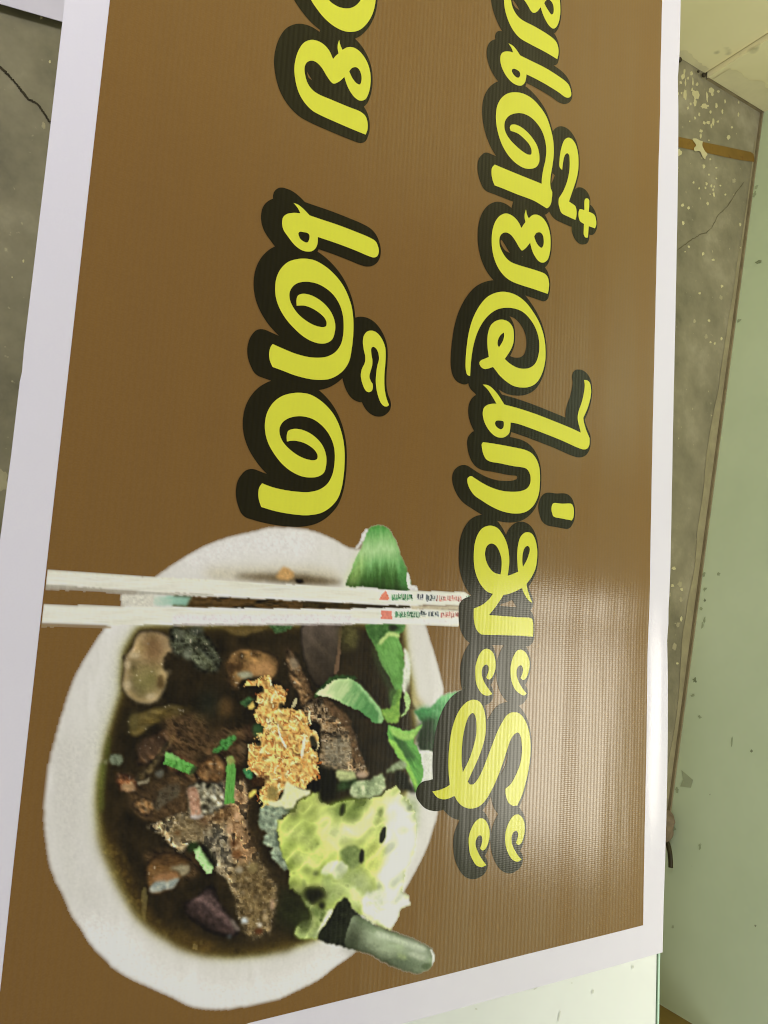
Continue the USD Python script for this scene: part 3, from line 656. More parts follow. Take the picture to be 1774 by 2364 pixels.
def dab(tile, x, y, rx, ry, color, blur=1.5, op=1.0, rot=0.0, seed=1):
    t = np.arange(10) / 10 * 2 * np.pi
    c, s = math.cos(rot), math.sin(rot)
    a, b = np.cos(t) * rx, np.sin(t) * ry
    paint(tile, np.c_[x + a * c - b * s, y + a * s + b * c], color, blur, 1.5, seed=seed, op=op)


A = (80, 1200, 4.0); B = (400, 1200, 4.0); C = (700, 1200, 4.0); D = (80, 1700, 4.0); E = (400, 1700, 4.0); F = (650, 1700, 4.0); G = (80, 2100, 2.075); Z = (0, 0, 1.0)


def src(tile, text):
    p, c = parse(text)
    return (p / tile[2] + [tile[0], tile[1]]).tolist()


bowl = (src(A, "650,1000 560,1130 480,1260 400,1400 330,1560 280,1720 230,1880 190,2030 150,2180") + src(D, "115,400 95,600 90,780 110,980 140,1180 200,1350 280,1500 340,1650 420,1760 490,1880 580,1990 690,2090")
        + src(G, "350,255 440,320 560,375 660,420 740,460 830,475 920,475 1040,455 1160,430 1280,375 1360,335 1450,265 1540,200") + src(F, "900,1700 1100,1480 1150,1400 1250,1220 1340,1040 1400,860 1440,720")
        + [(1005, 1720)] + src(C, "1300,1590 1280,1480 1230,1290 1180,1130 1140,1000 1060,760 980,620 700,300 440,265 300,190 150,125 0,85") + src(B, "1050,75 880,75 740,110 560,150 400,200 240,270 100,350")
        + src(A, "1230,450 1130,520 960,640 830,780"))
paint(Z, bowl, [(212, 209, 206), (204, 201, 196), (220, 217, 216)], 1.6, 0.3, scale=90, stretch=(0.4, 2.0), contrast=1.0, name='printed_bowl', smooth=True)
paint(G, "180,40 260,200 440,330 640,430 830,480 1040,455 1280,375 1540,200 1400,220 1200,330 900,380 600,300 400,100", (228, 224, 224), 9, 0, op=0.8)
paint(B, "0,380 400,210 760,130 1200,120 1400,200 1200,330 700,300 200,440", (214, 210, 212), 8, 0, op=0.7)
# soft tone inside the rim: greenish upper left, cool lower left, white lower right
paint(A, "900,1010 860,1200 820,1400 800,1600 730,1850 640,2200 500,2200 600,1800 700,1500 740,1250 820,1050", (196, 194, 182), 7, 0, op=0.7)
paint(D, "200,0 190,700 330,1300 600,1800 700,1900 500,1350 420,900 420,0", (190, 186, 178), 9, 0, op=0.5)
paint(B, "300,470 600,450 900,440 1200,440 1500,480 1560,560 1000,560 300,530", (186, 176, 150), 5, 0, op=0.7)
paint(B, "560,520 900,500 1300,520 1560,580 1400,600 900,570", (80, 62, 34), 3, 2, op=0.85)
paint(B, "960,500 1040,440 1110,480 1110,540 1040,560 960,550", (190, 150, 95), 2, 3)
dab(B, 1170, 565, 40, 24, (30, 24, 14))
soup = (src(A, "960,1000 900,1100 830,1220 815,1400 810,1600 760,1750 720,1880 680,2020 650,2150") + src(D, "640,250 605,420 590,600 600,780 630,950 690,1100 760,1270 840,1420 930,1580 1020,1700 1150,1810 1300,1890 1450,1960 1620,2000")
        + src(E, "480,2020 600,2020 800,2000 1000,1950 1150,1920 1300,1870") + src(F, "600,1700 700,1300 1000,900 1150,500") + src(C, "1040,1900 1000,1700 1000,1500 960,1300 930,1000 930,960"))
paint(Z, soup, (196, 196, 166), 6, 1, grow=7, op=0.8, smooth=False)
paint(Z, soup, (146, 138, 62), 3.5, 1, grow=3.5, op=0.9, smooth=False)
paint(Z, soup, (84, 66, 22), 3, 1, grow=-2, smooth=False, name='printed_soup')
paint(Z, soup, (52, 42, 18), 4, 1, grow=-9, smooth=False)
paint(Z, soup, [(30, 25, 12), (42, 34, 17), (56, 44, 22)], 6, 2, grow=-17, scale=30, smooth=False)
paint(D, "610,250 640,250 680,0 700,0 650,400 625,700 605,700 590,500", (88, 100, 36), 2.5, 1, op=0.7)
paint(D, "650,1000 800,1120 980,1500 1100,1680 1000,1680 850,1450 720,1200", [(86, 66, 26), (54, 42, 18), (110, 84, 30)], 4, 3, scale=16, op=0.8)
paint(D, "1000,1400 1030,1400 1020,1700 1005,1700", (140, 128, 74), 1.0, 1, op=0.6)
paint(D, "1460,1925 1500,1925 1500,1965 1460,1965", (205, 190, 130), 0.7, 0.5)
paint(E, "0,1750 300,1900 700,1950 1100,1880 1100,1960 700,2010 200,1980 0,1900", [(66, 52, 20), (90, 72, 28), (50, 40, 16)], 4, 2, scale=14, op=0.75)

paint(D, "600,880 660,880 760,1080 900,1400 1060,1640 1300,1830 1660,1930 1660,2010 1400,1950 1150,1820 1000,1700 840,1450 700,1180 620,980", [(116, 88, 34), (84, 62, 24), (134, 108, 46)], 5, 3, scale=16, op=0.75)
paint(D, "590,300 615,300 600,700 640,950 760,1250 900,1540 1020,1690 1010,1710 880,1560 730,1280 610,980 575,750 580,450", (150, 142, 70), 3, 1, op=0.55)
# pieces in the soup --------------------------------------------------------------
MEAT = 'printed_meat'
paint(A, "960,1040 1130,1035 1240,1080 1330,1160 1300,1240 1230,1210 1190,1380 1260,1400 1220,1480 1190,1600 1130,1680 1030,1700 930,1680 830,1590 820,1450 850,1350 830,1270 900,1200", [(118, 102, 62), (146, 126, 88), (164, 142, 106)], 1.3, 3, scale=22, name=MEAT + '_a')
paint(A, "1020,1080 1160,1080 1200,1200 1130,1330 1050,1330 1010,1200", (124, 94, 60), 5, 3, op=0.9)
paint(A, "960,1380 1120,1380 1140,1500 1080,1620 960,1600 900,1500", (116, 110, 60), 5, 3, op=0.8)
for x, y, rx, ry in ((860, 1340, 34, 40), (1075, 1635, 50, 30), (855, 1530, 40, 50), (1300, 1170, 30, 30), (920, 1250, 50, 30)):
    dab(A, x, y, rx, ry, (184, 166, 132), 2.0, 0.8)
dab(A, 1165, 1500, 36, 70, (86, 66, 34), 2.0, 0.8)
paint(B, "-20,1000 130,1010 240,1020 330,1100 420,1250 430,1380 300,1400 150,1300 90,1250 20,1240", [(34, 34, 22), (62, 64, 46), (92, 96, 76), (50, 52, 36)], 2.5, 6, scale=10, name=MEAT + '_b')
dab(B, 130, 1240, 50, 50, (118, 122, 104), 2.5, 0.7); dab(B, 230, 1010, 60, 40, (84, 90, 78), 2.5, 0.7); dab(B, 70, 1060, 50, 40, (92, 94, 78), 2.5, 0.6)
paint(A, "880,1790 960,1790 1100,1730 1300,1700 1480,1720 1440,1790 1270,1850 1080,1900 1000,1980 900,2030 870,1900", [(58, 48, 20), (84, 70, 32), (104, 90, 50)], 2.5, 5, scale=12, stretch=(2, 1), name=MEAT + '_c')
dab(A, 920, 1870, 40, 90, (112, 104, 60), 3, 0.7)
paint(A, "1000,2060 1150,1960 1280,1920 1350,1990 1280,2100 1150,2200 960,2260", [(54, 40, 24), (82, 60, 38), (104, 82, 60)], 2.0, 5, scale=9, rot=0.8, stretch=(2, 1), name=MEAT + '_d')
paint(A, "1290,1960 1320,1990 1240,2100 1160,2160 1150,2140 1240,2060", (128, 104, 62), 1.5, 2)
paint(B, "450,985 700,985 880,985 740,1050 600,1070", (104, 86, 44), 2.0, 3)
paint(B, "880,980 1110,980 950,1060 930,1030", [(44, 70, 34), (92, 124, 76)], 1.2, 3, scale=6)
paint(B, "500,1300 560,1220 680,1190 860,1230 960,1290 975,1390 920,1470 850,1460 760,1440 620,1480 600,1570 520,1500", [(74, 54, 28), (122, 92, 52), (150, 116, 68)], 2.0, 5, scale=14, name=MEAT + '_e')
paint(B, "700,1330 920,1320 940,1420 860,1450 720,1430", (178, 134, 84), 3, 3, op=0.9)
paint(B, "590,1420 700,1410 740,1440 640,1465", (152, 150, 124), 1.8, 2)
paint(B, "500,1340 640,1340 640,1390 520,1390", (58, 40, 20), 2.5, 3, op=0.8)
paint(B, "1200,960 1560,960 1550,1150 1510,1440 1480,1480 1350,1560 1280,1480 1210,1300", [(88, 76, 66), (70, 60, 48), (44, 36, 26)], 1.8, 3, grad=(1380, 960, 1350, 1520), scale=14, contrast=1.0, name='printed_liver')
paint(B, "1545,980 1565,980 1555,1150 1515,1430 1495,1430 1525,1150", (108, 84, 62), 1.0, 1.5)
paint(B, "1540,970 1660,970 1640,1150 1580,1220 1540,1100", (66, 62, 30), 4, 4, op=0.8)
paint(C, "380,980 500,980 500,1180 440,1210 390,1100", [(60, 56, 28), (104, 98, 52)], 3, 3, scale=10, op=0.9)
paint(B, "1060,1190 1150,1310 1220,1450 1290,1600 1260,1680 1200,1720 1160,1600 1090,1480 1060,1330", [(70, 52, 30), (108, 82, 52), (134, 108, 74)], 1.5, 4, scale=7, name=MEAT + '_f')
dab(B, 1120, 1330, 40, 60, (136, 124, 104), 2.5, 0.8, rot=-0.3)
dab(B, 480, 1730, 72, 85, (94, 70, 36), 3.5)
dab(B, 225, 1860, 40, 40, (52, 74, 40), 3, 0.8); dab(B, 330, 1700, 90, 130, (40, 50, 40), 6, 0.5)
paint(B, "540,1950 600,1985 520,2090 490,2130 400,2130 350,2180 400,2060 460,2030", [(38, 78, 34), (64, 124, 56), (86, 150, 80)], 1.2, 5, scale=6, name='printed_herb_a')
paint(B, "620,1700 690,1640 740,1660 690,1720", [(40, 64, 36), (76, 116, 66)], 1.2, 4, scale=6)
paint(B, "600,1960 720,1890 760,1960 720,2040 640,2090", [(48, 34, 20), (86, 62, 42)], 2, 5, scale=8)
dab(B, 640, 2110, 24, 60, (128, 140, 134), 2, 0.7); dab(B, 785, 1945, 50, 60, (58, 92, 50), 2, 0.9)
dab(B, 600, 1880, 40, 60, (24, 22, 12), 3, 0.6)

# skin-on chicken at the right of the fried shallots
SK = [(52, 40, 24), (112, 88, 58), (142, 122, 94), (80, 60, 36), (166, 148, 124)]
paint(C, "20,1700 110,1650 200,1650 300,1740 400,1820 460,1950 495,2080 545,2240 200,2240 150,2000 80,1900 0,1800", SK, 1.3, 4, scale=9, contrast=1.7, pits=True, name=MEAT + '_g')
paint(F, "330,-20 545,-20 690,-20 720,150 790,250 805,370 700,360 560,330 430,330 350,250", SK, 1.3, 4, scale=9, contrast=1.7, pits=True, seed=3, name=MEAT + '_g')
paint(F, "400,60 640,20 660,180 560,300 430,290", [(106, 96, 76), (152, 144, 122), (128, 112, 84)], 4, 4, scale=8, op=0.75)
paint(C, "200,1650 330,1740 430,1830 500,2080 560,2240 480,2240 430,2000 340,1860 230,1760", [(66, 50, 28), (118, 88, 58)], 1.5, 4, scale=8, op=0.85)
paint(B, "1260,1880 1350,1880 1350,2200 1330,2212 1320,2100 1280,2060", (24, 20, 10), 2, 4)
# bright strand loop
paint(C, "85,1940 125,1960 150,2040 140,2120 120,2130 130,2040 100,1980", (210, 190, 140), 0.7, 1)

# basil and other leaves -----------------------------------------------------------
paint(C, "110,1640 170,1540 300,1440 440,1435 500,1470 440,1490 310,1500 210,1560 140,1640", [(34, 62, 26), (60, 92, 46)], 1.2, 4, scale=8)
paint(C, "125,1612 200,1555 300,1482 440,1470 520,1520 600,1610 680,1700 735,1800 735,1870 700,1885 650,1870 540,1775 420,1725 270,1650", [(206, 216, 166), (168, 196, 136), (110, 162, 98), (84, 142, 80)], 0.9, 2.5, grad=(230, 1560, 600, 1760), scale=10, stretch=(1, 3), rot=0.6, contrast=3.2, name='printed_leaf_a')
paint(C, "480,1490 530,1520 610,1610 690,1700 740,1790 735,1870 700,1885 700,1800 640,1700 560,1600", [(170, 204, 146), (140, 186, 124)], 1.6, 2, scale=8, op=0.8)
paint(C, "590,970 940,970 935,1010 900,1065 890,1090 925,1200 945,1350 935,1500 905,1610 860,1585 800,1450 720,1330 680,1210 640,1120", [(84, 136, 58), (112, 168, 84), (96, 150, 70)], 1.2, 2.5, scale=14, stretch=(1, 3), rot=-0.4, name='printed_leaf_b')
paint(C, "590,970 940,970 930,1010 895,1050 800,1035 740,1090 690,1150 640,1120", [(52, 92, 40), (86, 130, 66)], 1.8, 3, scale=10)
dab(C, 830, 995, 40, 30, (36, 40, 22), 2)
paint(C, "690,1150 730,1090 800,1035 890,1060 900,1085 800,1080 720,1150", (176, 198, 122), 1.6, 2)
paint(C, "640,1130 700,1250 800,1470 850,1590 800,1570 700,1380 650,1250", (66, 92, 50), 3, 2, op=0.6)
paint(C, "940,1180 990,1280 985,1560 960,1640 930,1600 920,1480 940,1330", (206, 210, 194), 1.5, 2, name='printed_bowl')
paint(C, "985,1480 1010,1700 1060,1760 1010,1760 960,1680", (58, 44, 20), 2.5, 2, op=0.85)
paint(C, "1000,1450 1060,1650 1130,1720 1060,1750 1010,1650", (160, 144, 78), 3.5, 2, op=0.8)
paint(C, "730,1750 800,1740 850,1610 900,1560 910,1720 900,1800 880,1870 780,1870", [(110, 156, 62), (150, 188, 84)], 1.4, 2, scale=8, name='printed_stem')
paint(C, "800,1580 880,1560 890,1640 820,1740", (78, 122, 56), 2.5, 2, op=0.7)
paint(C, "955,1590 992,1650 975,1760 930,1815 905,1820 945,1740 935,1640", (164, 196, 126), 1.0, 1.5)
paint(C, "905,1640 935,1700 940,1780 905,1790", (30, 30, 18), 1.2, 1)
paint(C, "1030,1765 1100,1750 1180,1730 1280,1630 1410,1590 1560,1590 1560,2200 1190,2150 1100,2130 1060,2020 1110,1900", [(30, 52, 26), (62, 132, 72), (122, 192, 128)], 1.6, 3, grad=(1120, 2080, 1340, 1640), scale=16, contrast=2.6, name='printed_leaf_c')
paint(C, "1080,1880 1200,1840 1180,2080 1100,2110 1040,2020", (26, 38, 18), 5, 3, op=0.85)
paint(C, "1040,1760 1160,1730 1200,1780 1130,1830", (70, 146, 84), 3, 3, op=0.8)
paint(F, "1275,145 1400,145 1410,420 1310,425 1300,250", (206, 208, 198), 1.2, 1.5, name='printed_bowl')
leaf_d = src(C, "790,1900 860,1915 950,1950 1020,1938 1105,1885 1060,1970 1020,2020 1050,2090") + src(F, "1240,60 1285,180 1310,330 1290,440 1240,520 1200,400 1130,260 1050,150") + src(C, "850,2120 790,2020 780,1960")
paint(Z, leaf_d, [(72, 132, 56), (104, 170, 78), (84, 148, 66)], 1.0, 2.5, scale=10, stretch=(1, 3), rot=-0.5, name='printed_leaf_d')
paint(C, "830,1990 930,2030 990,2130 1050,2212 960,2212 880,2110", (46, 84, 40), 2.5, 2, op=0.75)
paint(C, "800,1910 960,1955 1020,1942 1100,1890 1050,1975 1010,2030 900,2030 820,1970", [(136, 186, 84), (168, 206, 110)], 1.5, 2, scale=9, op=0.9)
paint(F, "990,30 1060,150 1150,290 1210,420 1245,500 1255,440 1200,300 1120,150 1040,40", (148, 198, 86), 1.4, 1.5, op=0.9)
paint(C, "575,115 630,60 760,65 820,125 870,230 920,370 970,480 985,645 600,620 400,600 440,490 490,340 540,250", [(88, 156, 78), (132, 182, 112), (166, 200, 142), (120, 172, 104), (64, 104, 44), (44, 70, 26)], 1.0, 2.5, grad=(690, 60, 690, 640), scale=9, stretch=(0.8, 5), contrast=1.3, name='printed_leaf_e')
paint(C, "400,600 450,470 520,330 560,300 540,480 480,600", (170, 196, 112), 5, 2, op=0.7)
paint(C, "860,250 970,480 985,640 900,620 880,420", (84, 148, 78), 3, 2, op=0.7)
paint(C, "545,125 580,85 600,90 560,180 500,270 480,270 520,200", (206, 204, 200), 1.0, 2, name='printed_bowl')
paint(C, "960,480 985,520 990,640 970,640", (200, 204, 196), 0.8, 1, name='printed_bowl')

# bitter melon and the pale leafy heap ---------------------------------------------
MEL = 'printed_bitter_melon'
paint(E, "820,650 900,600 1060,600 1140,610 1090,700 990,760 980,1000 1070,1170 1060,1230 980,1200 900,1100 910,1020 840,1000 850,870 800,850 795,720", [(98, 112, 92), (134, 148, 126), (166, 178, 146)], 1.3, 5, scale=8, name='printed_frilly_leaf')
heap = src(E, "970,780 1060,730 1150,610 1260,560 1340,490 1375,600") + src(F, "450,640 560,600 700,600 830,570 920,560 1000,490 1070,455 1120,560 1180,600 1230,700 1250,900 1230,1050 1150,1220 1110,1430 1185,1480 1190,1560 1100,1600 1080,1680 1010,1790 900,1760 780,1660 700,1640 640,1560 600,1490 520,1540 480,1600 430,1700 320,1865 180,1865 125,1820 150,1760 260,1690 240,1580 180,1470 70,1400 70,1230 -10,1050 -30,900")
paint(Z, heap, [(150, 172, 56), (180, 202, 76), (198, 214, 92)], 1.2, 4, scale=24, name=MEL, smooth=False)
paint(F, "150,580 260,560 345,500 370,620 300,760 160,740", [(148, 166, 60), (170, 186, 78)], 4, 3, scale=14)
paint(F, "420,650 560,590 800,590 830,640 740,760 640,800 520,800 450,720", [(108, 136, 44), (140, 164, 62)], 3, 3, scale=14)
paint(F, "370,640 430,680 500,790 600,820 740,780 830,650 930,600 940,700 800,960 660,1020 500,1080 380,980 340,860", [(206, 218, 118), (226, 230, 140)], 6, 4, scale=20, op=0.9)
paint(F, "60,770 200,760 330,960 420,1050 300,1010 200,900", (140, 168, 58), 5, 3, op=0.55)
paint(F, "960,600 1080,560 1160,640 1220,760 1230,1000 1140,1200 1100,1400 960,1420 880,1300 960,1100 930,960 980,800", [(222, 224, 196), (232, 230, 214), (214, 218, 168)], 4, 4, scale=22, op=0.95)
paint(F, "930,560 1060,520 1160,640 1080,700 960,680", [(200, 216, 120), (220, 226, 160)], 5, 3, scale=12, op=0.8)
paint(F, "800,640 940,620 950,760 880,960 850,1100 780,1080 830,900", (190, 206, 96), 5, 3, op=0.7)
paint(F, "830,960 950,960 960,1120 880,1300 800,1240", (214, 222, 96), 5, 3, op=0.8)
paint(F, "540,1060 680,1010 740,1080 720,1180 640,1240 600,1180 560,1140", [(104, 128, 54), (136, 158, 78)], 2, 4, scale=9)
dab(F, 742, 1110, 24, 66, (24, 26, 12), 1.5, rot=0.1)
dab(F, 938, 910, 24, 78, (28, 30, 14), 1.5, rot=0.25)
dab(F, 565, 680, 24, 62, (46, 52, 20), 2, rot=0.15)
dab(F, 1180, 672, 20, 32, (60, 70, 40), 2); dab(F, 915, 712, 22, 40, (112, 130, 52), 2, rot=0.3); dab(F, 880, 790, 34, 60, (148, 166, 70), 3, 0.8, rot=0.3); dab(F, 330, 992, 16, 12, (128, 150, 52), 1.5); dab(F, 230, 780, 26, 44, (126, 146, 58), 3, 0.7)
dab(F, 110, 690, 44, 60, (70, 74, 30), 3.5, 0.9); dab(F, 135, 610, 24, 40, (48, 44, 22), 3, 0.9); dab(F, 995, 1190, 20, 40, (188, 206, 100), 2.5)
dab(F, 245, 1240, 36, 24, (92, 116, 42), 3, 0.9); dab(F, 320, 1265, 30, 18, (60, 72, 34), 2.5, 0.9); dab(F, 210, 1360, 14, 40, (128, 150, 60), 2); dab(F, 900, 1380, 18, 50, (120, 138, 84), 2.5, 0.8)
paint(F, "370,1270 420,1180 540,1150 610,1200 590,1290 510,1330 460,1270 400,1280", [(226, 230, 196), (214, 222, 178)], 1.6, 4, scale=9)
paint(F, "380,1290 470,1270 470,1400 420,1440 380,1400", (120, 146, 72), 3, 3, op=0.85)
paint(F, "480,1330 640,1230 760,1240 720,1400 600,1480 520,1520 400,1560 420,1450", [(128, 150, 72), (160, 178, 100), (142, 168, 82)], 4, 4, scale=11, op=0.9)
paint(F, "650,1340 780,1280 860,1400 800,1480 700,1620 640,1540", [(190, 206, 122), (214, 224, 160)], 4, 4, scale=12, op=0.85)
paint(F, "760,1480 860,1420 1110,1430 1185,1490 1185,1560 1095,1600 1080,1680 1010,1780 910,1740 760,1640", [(228, 229, 206), (240, 239, 228), (220, 222, 192)], 2.5, 4, scale=14)
paint(F, "880,1400 1000,1420 1110,1410 1110,1440 960,1450", (206, 214, 168), 3, 2, op=0.8)
paint(F, "760,1640 860,1680 900,1730 870,1750 780,1690", (196, 202, 150), 2.5, 2, op=0.8)
paint(F, "1150,620 1230,560 1260,700 1240,900 1200,860", [(122, 146, 74), (164, 184, 128)], 4, 4, scale=9, op=0.6)
paint(F, "200,1420 380,1400 420,1480 330,1540 260,1580 220,1500", (28, 28, 12), 3, 4)
dab(F, 372, 1570, 34, 44, (32, 34, 14), 2.5)
paint(F, "0,1400 190,1430 270,1600 250,1720 120,1790 -50,1700 -60,1500", [(34, 36, 18), (50, 56, 26)], 6, 4, scale=14, op=0.85)
paint(F, "190,1490 290,1560 400,1610 470,1590 400,1720 300,1850 160,1860 125,1810 170,1740 270,1680 270,1620", [(104, 126, 50), (150, 170, 84), (120, 144, 60)], 2.2, 3, scale=12, name=MEL)
paint(F, "470,1590 480,1610 430,1690 320,1850 290,1865 380,1710 430,1610", (218, 224, 178), 1.6, 1.5)
paint(F, "180,1600 270,1620 290,1700 220,1780 150,1790 190,1700", (56, 64, 28), 4, 3, op=0.85)
paint(F, "130,1820 230,1830 330,1780 330,1850 200,1868", (168, 188, 108), 2.5, 2, op=0.8)
paint(F, "340,280 500,320 530,440 520,520 400,620 360,600 340,420", (24, 24, 12), 3, 4)
dab(F, 320, 470, 44, 52, (14, 14, 8), 1.5); dab(F, 255, 450, 36, 40, (20, 20, 10), 2)
paint(F, "500,330 620,320 690,355 700,390 560,430 520,380", [(196, 202, 142), (160, 168, 116)], 1.6, 4, scale=8)
paint(F, "700,340 790,330 800,370 700,380", (176, 150, 124), 2, 3)
paint(F, "530,430 700,400 700,470 600,500 520,500", [(34, 48, 22), (52, 78, 38)], 2.5, 4, scale=9)
paint(F, "660,450 740,410 830,400 870,370 930,350 968,440 940,520 850,560 720,580 650,560", [(122, 138, 100), (162, 178, 134), (206, 212, 170)], 1.6, 5, scale=10, name='printed_pale_chunk')
paint(F, "970,330 1080,230 1130,220 1150,290 1080,320 1000,340", [(110, 128, 88), (164, 176, 142)], 1.8, 4, scale=9)
paint(F, "1050,350 1150,340 1200,430 1240,520 1140,510 1080,460", (28, 28, 14), 2.5, 4)
paint(F, "650,590 820,580 830,620 700,640", (78, 92, 34), 3, 2, op=0.7)

paint(F, "1010,650 1100,600 1185,690 1232,850 1225,1050 1150,1205 1105,1390 980,1405 905,1330 960,1150 985,1000 1000,800", [(226, 228, 206), (238, 238, 226)], 4, 5, scale=20, op=0.85)
paint(F, "1040,640 1090,700 1060,800 1110,900 1060,1000 1100,1100 1040,1200 1020,1100 1050,1000 1020,900 1040,800 1010,720", (214, 222, 160), 3, 3, op=0.6)
paint(F, "560,830 700,800 800,720 850,640 880,660 830,800 720,900 600,950 480,940 400,880 420,860", (238, 240, 176), 4, 4, op=0.7)
paint(F, "20,860 120,830 260,900 330,1010 470,1110 420,1140 280,1060 160,980 60,960", (214, 226, 122), 4, 4, op=0.6)
paint(F, "100,1080 240,1100 380,1180 330,1210 200,1180 110,1150", (222, 232, 132), 3, 4, op=0.6)
dab(F, 938, 910, 22, 74, (34, 36, 18), 1.5, rot=0.25)
mm = np.isin(IDS, [NAMES.index(MEL)])
# ruffles: soft folds running through the heap, paler towards the right
fold = 1 - np.abs(2 * field(30.0, 61, (1, 1.8), 0.7, 2, 1.7) - 1)
fold = fold ** 1.5
far = np.clip((U - 840) / 110, 0, 1) * np.clip((2120 - V) / 60, 0, 1)
bright = COL.mean(-1) > 95
m2 = mm & bright
COL[m2] = COL[m2] * (0.84 + 0.27 * fold[m2])[:, None] + np.array((10, 4, -2)) * (fold[m2] - 0.5)[:, None]
w_ = (0.35 * far * fold + 0.15 * fold)[m2][:, None]
COL[m2] = COL[m2] * (1 - w_) + w_ * np.array((236, 238, 214))
lm = COL[mm].mean(-1, keepdims=True) / 210
COL[mm] = COL[mm] * 0.78 + 0.22 * lm * np.array((232, 238, 190))

# darker braised meat filling the space round the drumstick
for tile_, pts_, sd_ in ((D, "880,480 1180,420 1420,380 1460,560 1380,720 1160,790 980,740 900,640", 21), (E, "20,150 260,230 250,400 140,480 -40,420", 22), (B, "330,2000 620,1900 700,2050 640,2240 300,2240", 23),
                       (D, "1010,1080 1240,1050 1480,1130 1500,1260 1380,1340 1100,1200", 24), (A, "1180,1860 1500,1800 1620,1960 1560,2160 1300,2180 1260,2000", 25)):
    paint(tile_, pts_, [(44, 34, 18), (78, 58, 34), (100, 76, 48), (60, 46, 26)], 3.0, 4, scale=10, stretch=(2, 1), rot=0.6, seed=sd_, contrast=2.0, op=0.9, emboss=0.4)
# big braised drumstick, lower left -------------------------------------------------
DR = [(84, 68, 42), (134, 114, 80), (160, 144, 112), (110, 92, 60), (184, 172, 146)]
drum = src(D, "1045,835 1150,795 1240,740 1420,690 1420,560 1400,490 1540,420") + src(E, "330,410 480,380 600,420 660,400 690,560 670,760 690,880 760,1040 830,1180 900,1310 960,1380 950,1560 905,1690 915,1760 840,1835 760,1880 680,1820 640,1740 590,1640 580,1500 500,1340 400,1230 330,1080 270,960 140,1000 90,1090 30,1060") + src(D, "1250,1000 1180,910")
paint(Z, drum, DR, 1.2, 3.5, scale=9, contrast=1.7, smooth=False, name=MEAT + '_h', pits=True, grow=2.5)
paint(E, "540,1200 720,1130 830,1180 900,1310 960,1380 950,1560 900,1700 910,1760 840,1830 760,1880 680,1820 620,1680 590,1500", [(70, 54, 24), (106, 86, 50), (134, 114, 72)], 5, 3, scale=10, contrast=1.6, op=0.8)
paint(E, "620,400 690,560 660,800 760,1040 700,1160 560,1150 500,1000 520,760 560,600", [(112, 78, 44), (158, 116, 76), (196, 152, 108), (92, 62, 32)], 4, 3, scale=9, contrast=1.6, op=0.75, pits=True)
paint(E, "260,880 400,800 520,1000 540,1180 460,1240 330,1080", [(84, 76, 58), (132, 126, 108), (160, 154, 136)], 4, 3, scale=8, contrast=1.8, op=0.75, pits=True)
paint(E, "20,760 240,740 340,800 280,930 100,960 0,980", [(110, 92, 60), (140, 122, 88), (96, 78, 46)], 3, 3, scale=7, stretch=(2, 1), contrast=2.2, op=0.8)
paint(E, "320,720 480,660 560,620 540,760 400,800", [(96, 66, 34), (134, 96, 56)], 4, 3, scale=7, op=0.8)
paint(E, "660,820 760,1000 840,1180 800,1160 700,1020", (70, 52, 26), 4, 2, op=0.8)
for x, y, rx, ry, c in ((660, 1705, 30, 34, (196, 206, 214)), (800, 1740, 24, 20, (226, 222, 214)), (790, 1800, 40, 26, (96, 52, 26)), (915, 1560, 20, 50, (176, 146, 118)), (735, 1215, 50, 46, (136, 120, 76)), (610, 1235, 40, 30, (160, 150, 128)), (590, 740, 24, 40, (206, 168, 130)), (520, 860, 30, 40, (190, 154, 118)), (360, 960, 30, 36, (56, 52, 44)), (380, 880, 24, 24, (70, 64, 50)), (560, 990, 30, 30, (84, 50, 22)), (590, 1090, 50, 40, (120, 78, 40)), (40, 890, 30, 20, (104, 72, 36)), (850, 1670, 30, 36, (176, 152, 112))):
    dab(E, x, y, rx, ry, c, 1.8, 0.85)
for k in range(60):
    r_ = np.random.default_rng(900 + k); x, y = r_.uniform(250, 900), 0
    y = 850 + (x - 250) * 1.35 + r_.uniform(-140, 140)
    dab(E, x, y, r_.uniform(10, 20), r_.uniform(8, 18), ((66, 52, 32), (176, 160, 130), (150, 132, 102))[k % 3], 1.6, 0.55)
paint(E, "150,480 250,430 440,430 480,620 420,670 320,720 180,750", [(84, 76, 56), (140, 134, 112), (168, 164, 146)], 1.6, 3, scale=8, contrast=1.6, name=MEAT + '_i')
paint(E, "130,490 200,470 240,560 255,720 180,750 150,620", [(156, 116, 90), (204, 162, 136)], 1.5, 2, scale=8)
dab(E, 330, 450, 40, 20, (28, 26, 12), 1.5, rot=-0.6); dab(E, 290, 650, 30, 30, (54, 48, 34), 1.8)
paint(E, "160,735 290,735 240,770 170,755", (196, 186, 178), 1.2, 1.5)
paint(E, "180,770 330,760 310,840 270,800", (64, 34, 16), 3, 2, op=0.8)
paint(E, "230,300 320,200 430,165 485,230 475,400 300,420 220,380", [(72, 50, 26), (106, 78, 46), (122, 94, 60)], 1.8, 3, scale=9, name=MEAT + '_j')
dab(E, 480, 200, 40, 60, (40, 28, 14), 3, 0.8)
